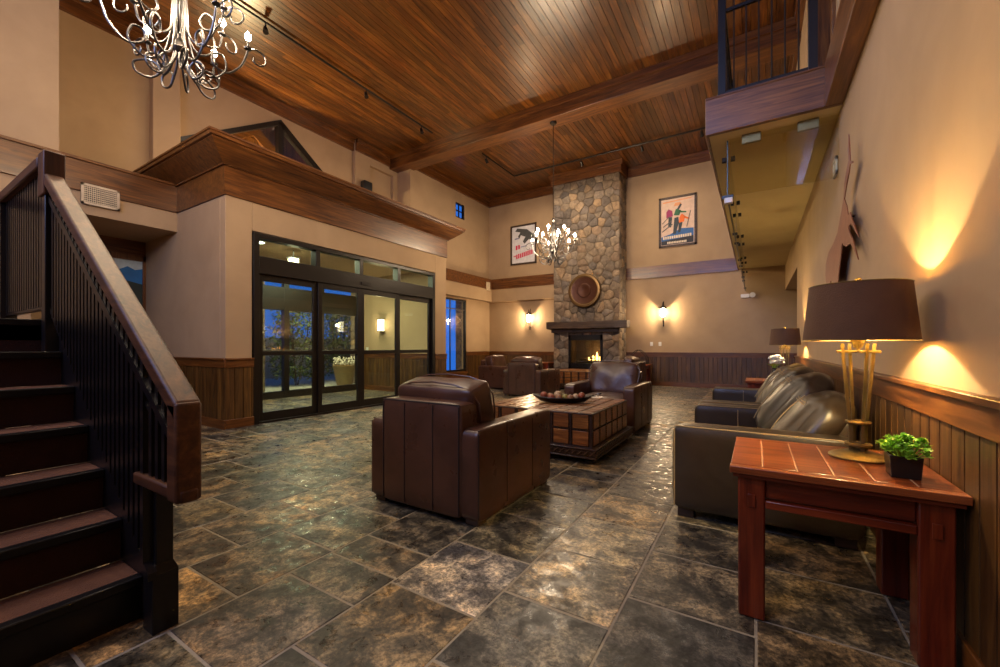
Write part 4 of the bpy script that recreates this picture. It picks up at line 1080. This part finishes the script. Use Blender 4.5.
# ------------------------------------------------------------------ studded chest tables
def chest(label):
    t = thing('chest_table', label, 'coffee table', (0, 0, 0), 0, 'studded trunk coffee tables')
    h = .655; z0, z1 = .155, .50
    g = MB(); g.box(-h+.03, h-.03, -h+.03, h-.03, z0, z1-.012); bd = obj('body', g, CHESTD, t)
    g = MB(); st = MB(); n = 6
    # side panels: two rows of square panels per face, top: grid of boards
    cell = (2*h-.06)/n
    for face in range(4):
        Mr = Matrix.Rotation(R(90*face), 4, 'Z')
        for i in range(n):
            for r_ in range(2):
                a = -h+.03+cell*i; zz0 = z0+.012+r_*.166; s = rnd.uniform(.75, 1.2)
                g.box(a+.022, a+cell-.022, -h+.012, -h+.03, zz0+.006, zz0+.148, (s, s*rnd.uniform(.85, 1), s*.9), 0, Mr)
                for q in range(7):
                    for (px, pz) in ((a+.008, zz0+.02*q+.012), (a+.012+(cell-.024)*q/6, zz0-.006)):
                        st.add([(px-.0065, -h+.014, pz), (px, -h+.014, pz-.0065), (px+.0065, -h+.014, pz), (px, -h+.014, pz+.0065), (px, -h+.004, pz)], [(0, 1, 4), (1, 2, 4), (2, 3, 4), (3, 0, 4)], M=Mr)
        fr = MB()
    obj('side_panel', g, CHEST, bd, bevel=.003); 
    g = MB()
    for face in range(4):
        Mr = Matrix.Rotation(R(90*face), 4, 'Z')
        for i in range(n+1):
            a = -h+.03+cell*i; g.box(a-.012, a+.012, -h+.016, -h+.03, z0, z1-.01, M=Mr)
        for zz in (z0+.005, z0+.172, z1-.02): g.box(-h+.018, h-.018, -h+.015, -h+.03, zz-.008, zz+.008, M=Mr)
    obj('iron_strap', g, CHESTD, bd)
    obj('stud', st, IRON, bd, smooth=False)
    g = MB(); g.box(-h+.008, h-.008, -h+.008, h-.008, z1-.02, z1-.006); lid = obj('lid', g, CHESTD, t, bevel=.003)
    g = MB(); m_ = 9; c2 = (2*h-.03)/m_
    for i in range(m_):
        for j in range(m_):
            s = rnd.uniform(.7, 1.25); g.box(-h+.015+c2*i+.012, -h+.015+c2*(i+1)-.012, -h+.015+c2*j+.012, -h+.015+c2*(j+1)-.012, z1-.01, z1, (s, s*.95, s*.9))
    obj('lid_panel', g, CHEST, lid, bevel=.002)
    g = MB(); e = h+.035
    g.box(-e, e, -e, e, .075, .15); g.box(-e-.012, e+.012, -e-.012, e+.012, .148, .162); g.box(-e-.012, e+.012, -e-.012, e+.012, .064, .078)
    obj('plinth', g, CHESTD, t, bevel=.003)
    g = MB()
    for face in range(4):
        Mr = Matrix.Rotation(R(90*face), 4, 'Z')
        for i in range(22):
            a = -e+.03+(2*e-.06)*i/21; g.tube([(a-.025, -e-.004, .09), (a, -e-.008, .115), (a+.025, -e-.004, .138)], .008, 5, M=Mr); g.tube([(a+.025, -e-.004, .09), (a, -e-.008, .112), (a-.025, -e-.004, .138)], .004, 5, M=Mr)
    obj('plinth_carving', g, CHESTD, t)
    for (x, y) in ((-1, -1), (1, -1), (-1, 1), (1, 1)):
        g = MB(); g.lathe([(.02, .004), (.045, .012), (.05, .035), (.035, .055), (.03, .066)], x*(h-.05), y*(h-.05), 14); obj('bun_foot', g, IRON, t)
    return t
c0 = chest('square studded wooden chest table holding the fruit tray')
c0.location = (-2.0, 4.53, 0)
copy_thing(c0, (-4.2, 11.0, 0), None, 'square studded wooden chest table in front of the fireplace')

# tray with fruit
TX, TY, TZ = -1.93, 4.50, .5015
t = thing('tray', 'shallow dark oval tray of decorative fruit on the chest table', 'tray', (TX, TY, TZ), R(20))
g = MB(); prof = [(.0, .004), (.16, .0), (.26, .015), (.36, .06), (.355, .065), (.25, .024), (.15, .010), (.0, .012)]
vs = []; fs = []; sg = 40
for (r, z) in prof:
    for k in range(sg):
        a = 2*math.pi*k/sg; vs.append((r*math.cos(a), r*.42*math.sin(a), z+(.03*abs(math.cos(a))**3 if r > .3 else 0)))
for i in range(len(prof)-1):
    for k in range(sg): fs.append((i*sg+k, i*sg+(k+1) % sg, (i+1)*sg+(k+1) % sg, (i+1)*sg+k))
g.add(vs, fs); obj('dish', g, BRONZE, t)
g = MB()
g.tube(catmull([(.34, -.05, .07), (.42, -.06, .11), (.44, 0, .12), (.42, .06, .11), (.34, .05, .07)]), .006, 6); obj('handle', g, SILVER, t)
fr_c = [((.25, .055, .025), 'red'), ((.20, .17, .04), 'green'), ((.42, .29, .17), 'pale'), ((.22, .10, .045), 'russet')]
fms = [plain('fruit_%s' % n_, c_, .45, bumpy=(40, .2)) for c_, n_ in fr_c]
ca, sa = math.cos(R(20)), math.sin(R(20))
fl = [(-.22, .0, 0, 'dull red decorative fruit at the left end of the tray'), (-.15, .05, 3, 'russet fruit beside the dull red one in the tray'), (-.13, -.04, 0, 'red fruit at the front of the tray'), (-.06, .04, 2, 'pale round fruit on top of the heap in the tray'),
      (-.04, -.04, 3, 'russet fruit near the middle of the tray'), (.03, .02, 1, 'green fruit in the middle of the tray'), (.09, -.03, 3, 'russet fruit right of the green one'), (.15, .03, 2, 'pale fruit toward the handle end of the tray'), (.22, 0, 0, 'red fruit next to the tray handle')]
f0 = None
for (fx, fy, mi, lb) in fl:
    r_ = .042 if lb.find('pale round') < 0 else .046
    zz = TZ+.018+r_*.92+(.026 if abs(fx) > .17 else .006 if abs(fx) > .1 else 0)+(.025 if 'on top' in lb else 0)
    g = MB(); g.ico((0, 0, 0), r_, 3, (1, 1, .9), .0)
    o = obj('decorative_fruit', g, fms[mi]); o.location = (TX+fx*ca-fy*sa, TY+fx*sa+fy*ca, zz)
    tag(o, lb, 'fruit', 'decorative fruit on the tray')
    s_ = MB(); s_.tube([(0, 0, r_*.8), (.004, 0, r_*1.15)], .003, 5); obj('stalk', s_, DARKW, o)

# ------------------------------------------------------------------ red end tables
def end_table(label, w_=.715, d=.67):
    t = thing('end_table', label, 'end table', (0, 0, 0), 0, 'red wooden end tables')
    g = MB(); n = 6; z1 = .645
    for i in range(n):
        a = -w_/2+w_*i/n; s = rnd.uniform(.85, 1.12); g.box(a+.0015, a+w_/n-.0015, -d/2+.05, d/2-.05, z1-.03, z1, (s, s*.95, s*.9))
    g.box(-w_/2, w_/2, -d/2, -d/2+.048, z1-.03, z1); g.box(-w_/2, w_/2, d/2-.048, d/2, z1-.03, z1)
    tp = obj('tabletop', g, REDT, t, bevel=.003)
    g = MB(); g.box(-w_/2+.012, w_/2-.012, -d/2+.012, d/2-.012, z1-.046, z1-.0295); obj('top_moulding', g, REDW[0], tp); g = MB()
    
    for i in range(1, n): a = -w_/2+w_*i/n; g.box(a-.0016, a+.0016, -d/2+.05, d/2-.05, z1-.01, z1+.0004)
    obj('inlay_line', g, plain('worn_edge', (.50, .30, .17), .6), tp)
    lw = .098; e = .030
    for sx in (-1, 1):
        for sy in (-1, 1):
            cx, cy = sx*(w_/2-e-lw/2), sy*(d/2-e-lw/2)
            g = MB(); g.box(cx-lw/2, cx+lw/2, cy-lw/2, cy+lw/2, .004, z1-.045); lg = obj('leg', g, REDW[2], t, bevel=.007)
            g = MB(); g.box(cx-.014, cx+.014, cy+sy*lw/2-.004, cy+sy*(lw/2+.007), .475, .53); obj('peg', g, REDW[2], lg, bevel=.003)
    g = MB()
    for sy in (-1, 1):
        y = sy*(d/2-e-.03); g.box(-w_/2+e+lw, w_/2-e-lw, y-.012, y+.012, .515, z1-.045)
    for sx in (-1, 1):
        x = sx*(w_/2-e-.03); g.box(x-.012, x+.012, -d/2+e+lw, d/2-e-lw, .515, z1-.045)
    obj('apron', g, REDW[0], t, bevel=.004)
    g = MB()
    for sy in (-1, 1):
        y = sy*(d/2-e-.02); g.box(-w_/2+e+lw, w_/2-e-lw, y-.02, y+.02, .475, .51)
    obj('stretcher', g, REDW[0], t, bevel=.005)
    return t
e0 = end_table('red wooden end table with pegged legs nearest the camera')
e0.location = (.262, 2.345, 0)
copy_thing(e0, (.22, 7.55, 0), None, 'red wooden end table holding the white flowers beyond the sofas')
copy_thing(e0, (-2.98, 12.40, 0), None, 'dark wooden side table against the wall right of the fireplace')
copy_thing(e0, (-6.05, 12.45, 0), None, 'wooden side table against the wall left of the fireplace')

def table_lamp(label):
    t = thing('table_lamp', label, 'table lamp', (0, 0, 0), 0, 'brass table lamps with brown shades')
    g = MB(); g.lathe([(.105, 0), (.108, .008), (.10, .016), (.07, .026), (.045, .032), (.03, .04)], seg=36); obj('base', g, BRASS, t)
    def leg(a, w0=.052, w1=.03):
        c_, s_ = math.cos(a), math.sin(a); g = MB()
        P = []
        for (r, z) in ((w1, .03), (w1, .12), (.064, .52)):
            P.append((r*c_, r*s_, z))
        for (p, q) in zip(P, P[1:]):
            d = .006
            g.add([(p[0]-d, p[1]-d, p[2]), (p[0]+d, p[1]-d, p[2]), (p[0]+d, p[1]+d, p[2]), (p[0]-d, p[1]+d, p[2]), (q[0]-d, q[1]-d, q[2]), (q[0]+d, q[1]-d, q[2]), (q[0]+d, q[1]+d, q[2]), (q[0]-d, q[1]+d, q[2])],
                  [(0, 3, 2, 1), (4, 5, 6, 7), (0, 1, 5, 4), (1, 2, 6, 5), (2, 3, 7, 6), (3, 0, 4, 7)])
        obj('upright', g, BRASS, t)
    for i in range(4): leg(R(20+90*i))
    g = MB(); g.lathe([(.045, .055), (.05, .06), (.05, .067), (.045, .07)], seg=20); g.lathe([(.042, .155), (.047, .16), (.047, .166), (.042, .17)], seg=20); obj('collar', g, BRASS, t)
    g = MB(); g.box(-.078, .078, -.006, .006, .478, .489); g.box(-.006, .006, -.078, .078, .478, .489); obj('crossbar', g, BRASS, t, bevel=.002)
    g = MB(); g.tube([(0, 0, .49), (0, 0, .80)], .006, 8); g.lathe([(.014, .50), (.034, .545), (.034, .555), (.01, .56)], seg=16); g.lathe([(.010, .79), (.012, .80), (.012, .815), (.004, .82)], seg=12); obj('socket_and_finial', g, BRASS, t)
    # tapered shade, a shell with real thickness
    g = MB(); r0, r1, za, zb = .205, .18, .535, .785
    g.lathe([(r0, za), (r1, zb), (r1-.003, zb), (r0-.003, za), (r0, za)], seg=64, cap=False); sh = obj('lamp_shade', g, SHADE, t)
    g = MB(); g.lathe([(r0-.0035, za+.001), (r1-.0035, zb-.001), (r1-.005, zb-.001), (r0-.005, za+.001), (r0-.0035, za+.001)], seg=64, cap=False); obj('shade_lining', g, SHADEIN, sh)
    g = MB(); g.tube([(r0*math.cos(q), r0*math.sin(q), za) for q in [R(6*i) for i in range(60)]], .0025, 5, close=True); g.tube([(r1*math.cos(q), r1*math.sin(q), zb) for q in [R(6*i) for i in range(60)]], .0025, 5, close=True); obj('shade_trim', g, BRASS, sh)
    g = MB()
    for i in range(3): a = R(120*i+10); g.tube([(0, 0, zb-.03), ((r1-.004)*math.cos(a), (r1-.004)*math.sin(a), zb-.008)], .002, 5)
    obj('shade_spider', g, BRASS, sh)
    g = MB(); g.lathe([(.012, .562), (.026, .58), (.026, .60), (.01, .615)], seg=14); obj('bulb', g, emis('lamp_bulb', (1, .78, .45), 8), t)
    return t
l0 = table_lamp('brass table lamp with brown drum shade on the red end table nearest the camera')
l0.location = (.395, 2.455, .6455)
copy_thing(l0, (.38, 7.72, .6455), None, 'brass table lamp with brown shade beside the white flowers')
for (x, y) in ((.395, 2.455), (.38, 7.72)):
    lamp('POINT', (x, y, .6455+.645), 34, (1, .77, .38), .015, name='table_lamp_light')

# little plant in a black cube pot
t = thing('potted_plant', 'small bright green leafy plant in a square black pot', 'potted plant', (.488, 2.20, .6455))
g = MB(); s_ = .048
g.add([(-s_*.88, -s_*.88, 0), (s_*.88, -s_*.88, 0), (s_*.88, s_*.88, 0), (-s_*.88, s_*.88, 0), (-s_, -s_, .085), (s_, -s_, .085), (s_, s_, .085), (-s_, s_, .085), (-s_+.006, -s_+.006, .085), (s_-.006, -s_+.006, .085), (s_-.006, s_-.006, .085), (-s_+.006, s_-.006, .085), (-s_+.006, -s_+.006, .072), (s_-.006, -s_+.006, .072), (s_-.006, s_-.006, .072), (-s_+.006, s_-.006, .072)],
      [(3, 2, 1, 0), (0, 1, 5, 4), (1, 2, 6, 5), (2, 3, 7, 6), (3, 0, 4, 7), (4, 5, 9, 8), (5, 6, 10, 9), (6, 7, 11, 10), (7, 4, 8, 11), (8, 9, 13, 12), (9, 10, 14, 13), (10, 11, 15, 14), (11, 8, 12, 15), (12, 13, 14, 15)])
obj('pot', g, POTM, t, bevel=.002)
g = MB(); st = MB()
for i in range(60):
    a = rnd.uniform(0, 6.28); rr = .078*math.sqrt(rnd.random()); hz = .104+.042*(1-(rr/.075)**2)+rnd.uniform(-.015, .01)
    cx, cy = rr*math.cos(a)*1.05, rr*math.sin(a)
    st.tube([(cx*.4, cy*.4, .07), (cx, cy, hz)], .0018, 4)
    for k in range(13):
        q = rnd.uniform(0, 6.28); el = rnd.uniform(-.3, 1.3); d = Vector((math.cos(q)*math.cos(el), math.sin(q)*math.cos(el), math.sin(el)))*rnd.uniform(.016, .026)
        s2_ = d.cross(Vector((0, 0, 1))).normalized()*.0085; p = Vector((cx, cy, hz)); up = Vector((0, 0, .003))
        g.add([p, p+d*.55+s2_+up, p+d, p+d*.55-s2_+up], [(0, 1, 2), (0, 2, 3)])
obj('leaves', g, GREEN, t, smooth=False); obj('stem', st, GREEN, t)
# white flowers
t = thing('flower_vase', 'white flowers in a small vase beside the distant table lamp', 'flowers', (.24, 7.5, .6455))
g = MB(); g.lathe([(.04, 0), (.055, .04), (.05, .12), (.035, .17), (.042, .19), (.035, .185), (.03, .16)], seg=20); obj('vase', g, POTM, t)
g = MB()
for i in range(9):
    a = rnd.uniform(0, 6.28); rr = .11*math.sqrt(rnd.random()); z = .31+rnd.uniform(-.03, .05)-rr*.25
    for k in range(14):
        q = rnd.uniform(0, 6.28); el = rnd.uniform(-.2, 1.4); d = Vector((math.cos(q)*math.cos(el), math.sin(q)*math.cos(el), math.sin(el)))*.035
        g.ico((rr*math.cos(a)+d.x, rr*math.sin(a)+d.y, z+d.z), .027, 1, (1, 1, .7), .1)
obj('blossoms', g, PETAL, t)
g = MB()
for i in range(9): g.tube([(0, 0, .1), (rnd.uniform(-.06, .06), rnd.uniform(-.06, .06), .30)], .004, 5)
for i in range(14):
    a = rnd.uniform(0, 6.28); p = Vector((.05*math.cos(a), .05*math.sin(a), .22)); d = Vector((.06*math.cos(a), .06*math.sin(a), .03)); s2_ = Vector((-math.sin(a), math.cos(a), 0))*.018
    g.add([p, p+d*.5+s2_, p+d, p+d*.5-s2_], [(0, 1, 2, 3)])
obj('stems', g, GREEN, t)
# arched iron log basket on the side table right of the fireplace
t = thing('wire_basket', 'arched dark wire basket on the side table right of the fireplace', 'basket', (-2.92, 12.40, .6455))
g = MB()
for y in (-.12, .12): g.tube(catmull([(-.26, y, .02), (-.22, y, .22), (0, y, .42), (.22, y, .22), (.26, y, .02)]), .010, 6)
for k in range(5): x = -.24+.12*k; g.tube(catmull([(x, -.13, .12), (x, -.1, .02), (x, 0, .008), (x, .1, .02), (x, .13, .12)]), .006, 6)
g.tube([(-.26, -.12, .1), (.26, -.12, .1)], .007, 6); g.tube([(-.26, .12, .1), (.26, .12, .1)], .007, 6)
obj('wire_frame', g, IRON, t)
for (x, y, z, lb) in ((-.02, -.05, .065, 'split log lying in the wire basket, nearer the room'), (.0, .05, .065, 'split log lying in the wire basket, nearer the wall')):
    g = MB(); g.tube([(-.18, 0, 0), (.18, 0, .005)], .045, 8); o = obj('firewood_log', g, DARKW); o.location = (-2.92+x, 12.40+y, .6455+z); tag(o, lb, 'log', 'logs in the wire basket')

# ------------------------------------------------------------------ steel elk on the right wall
def elk():
    pts = ELK
    from mathutils.geometry import tessellate_polygon
    tris = [tuple(q) for q in tessellate_polygon([[Vector((y, z, 0)) for y, z in pts]])]
    n = len(pts); cy = sum(p[0] for p in pts)/n; g = MB()
    c0_ = (5.0, 2.3)
    vs = [(-.003, y-c0_[0], z-c0_[1]) for y, z in pts]+[(.003, y-c0_[0], z-c0_[1]) for y, z in pts]
    fs = tris+[tuple(n+i for i in tr)[::-1] for tr in tris]+[(i, (i+1) % n, n+(i+1) % n, n+i) for i in range(n)]
    g.add(vs, fs)
    r = thing('steel_elk', 'rusty cut steel elk silhouette with a long antler on the right wall', 'wall art', (XR-.06, c0_[0], c0_[1]))
    obj('silhouette', g, RUST, r, smooth=False)
    for (y, z) in ((4.1, 2.15), (4.6, 1.95), (4.9, 1.85)):
        g = MB(); g.tube([(.003, y-c0_[0], z-c0_[1]), (.0595, y-c0_[0], z-c0_[1])], .006, 8); obj('standoff', g, IRON, r)
ELK = [(3.925, 2.713), (3.955, 2.615), (3.925, 2.525), (4.011, 2.479), (4.101, 2.407), (4.135, 2.302), (4.238, 2.221), (4.409, 2.104), (4.655, 2.056), (4.903, 2.038), (5.086, 1.956), (5.107, 1.856), (5.034, 1.715), (4.865, 1.695), (4.771, 1.752), (4.655, 1.729), (4.528, 1.654), (4.401, 1.639), (4.355, 1.745), (4.26, 1.852), (4.189, 1.97), (4.024, 1.906), (3.855, 1.898), (3.705, 1.809), (3.588, 1.731), (3.659, 1.8), (3.776, 1.911), (3.901, 1.991), (3.925, 2.035), (3.832, 2.033), (3.679, 1.938), (3.568, 1.875), (3.669, 1.956), (3.798, 2.057), (3.866, 2.124), (3.943, 2.123), (3.999, 2.211), (4.095, 2.289), (4.011, 2.366), (3.901, 2.428), (3.866, 2.472), (3.776, 2.445), (3.776, 2.457), (3.866, 2.496), (3.884, 2.597)]
elk()

# ------------------------------------------------------------------ small wall fittings
def grille(name, label, cat, plane, c, w_, h, mat, n=8):
    """plane 'x' faces +X, 'nx' faces -X"""
    s = 1 if plane == 'x' else -1
    t = thing(name, label, cat, c)
    g = MB(); f = .03
    g.box(0, s*.018, -w_/2, w_/2, -h/2, -h/2+f); g.box(0, s*.018, -w_/2, w_/2, h/2-f, h/2); g.box(0, s*.018, -w_/2, -w_/2+f, -h/2, h/2); g.box(0, s*.018, w_/2-f, w_/2, -h/2, h/2); g.box(0, s*.003, -w_/2, w_/2, -h/2, h/2, mi=1)
    obj('frame', g, [mat, plain('grille_dark', (.04, .03, .025), .8)], t)
    g = MB()
    for i in range(n):
        z = -h/2+f+(h-2*f)*(i+.5)/n; g.box(s*.004, s*.012, -w_/2+f, w_/2-f, z-.006, z+.004)
    for i in range(2*n):
        y = -w_/2+f+(w_-2*f)*(i+.5)/(2*n); g.box(s*.004, s*.010, y-.003, y+.003, -h/2+f, h/2-f)
    obj('slats', g, mat, t)
grille('air_vent', 'cream wall vent grille below the wood band above the stair rail', 'vent', 'x', (-7.799, 1.95, 3.25), .40, .28, CREAM)
grille('wall_speaker', 'small grey speaker grille on the right wall near the elk', 'speaker', 'nx', (XR-.001, 4.93, 2.83), .16, .16, WHITE, 5)
g = MB(); g.box(-8.26, -8.235, 12.35, 12.58, 3.20, 3.50); g.box(-8.235, -8.225, 12.40, 12.53, 3.26, 3.44)
tag(obj('wall_speaker_box', g, CREAM, bevel=.004), 'small cream box on the bulkhead by the fireplace corner', 'speaker')
# small black speaker on top of the entry cornice
t = thing('black_speaker', 'small black speaker fixed to the upper wall just above the entry cornice', 'speaker', (-8.4, 7.35, 4.56))
t.location = (-8.88, 7.50, 5.30)
g = MB(); g.box(-.09, .09, -.13, .13, .0, .28); obj('cabinet', g, BLACK, t, bevel=.02)
g = MB(); g.tube([(-.12, 0, .1), (0, 0, .1)], .02, 8); obj('mount', g, BLACK, t)
# landscape picture in the recess
t = thing('landscape_picture', 'framed picture of blue mountains in the recess under the mezzanine', 'picture', (XU, 2.60, 2.24))
g = MB(); g.box(.002, .04, -.33, -.27, -.62, .50); g.box(.002, .04, .22, .30, -.62, .50); g.box(.002, .04, -.33, .30, .40, .50); g.box(.002, .04, -.33, .30, -.62, -.55); obj('frame', g, TRIM[2], t, bevel=.004)
g = MB(); g.box(.004, .012, -.27, .22, -.55, .40); obj('sky', g, pm('picture_sky', (.45, .55, .66)), t)
g = MB(); g.prism([(-.27, -.1), (-.27, .26), (-.1, .22), (.02, .29), (.12, .24), (.22, .27), (.22, -.1)], 0, .012, .015); obj('mountains', g, pm('picture_mountain', (.01, .13, .40)), t, smooth=False)
g = MB(); g.prism([(-.27, -.55), (-.27, .02), (-.05, .06), (.22, 0), (.22, -.55)], 0, .014, .017); obj('forest', g, pm('picture_forest', (.015, .03, .03)), t, smooth=False)
m = MB(); m.box(XU, XU+.03, 1.4, 2.86, 2.74, 2.98); struct('trim_28', m, TRIM[1])
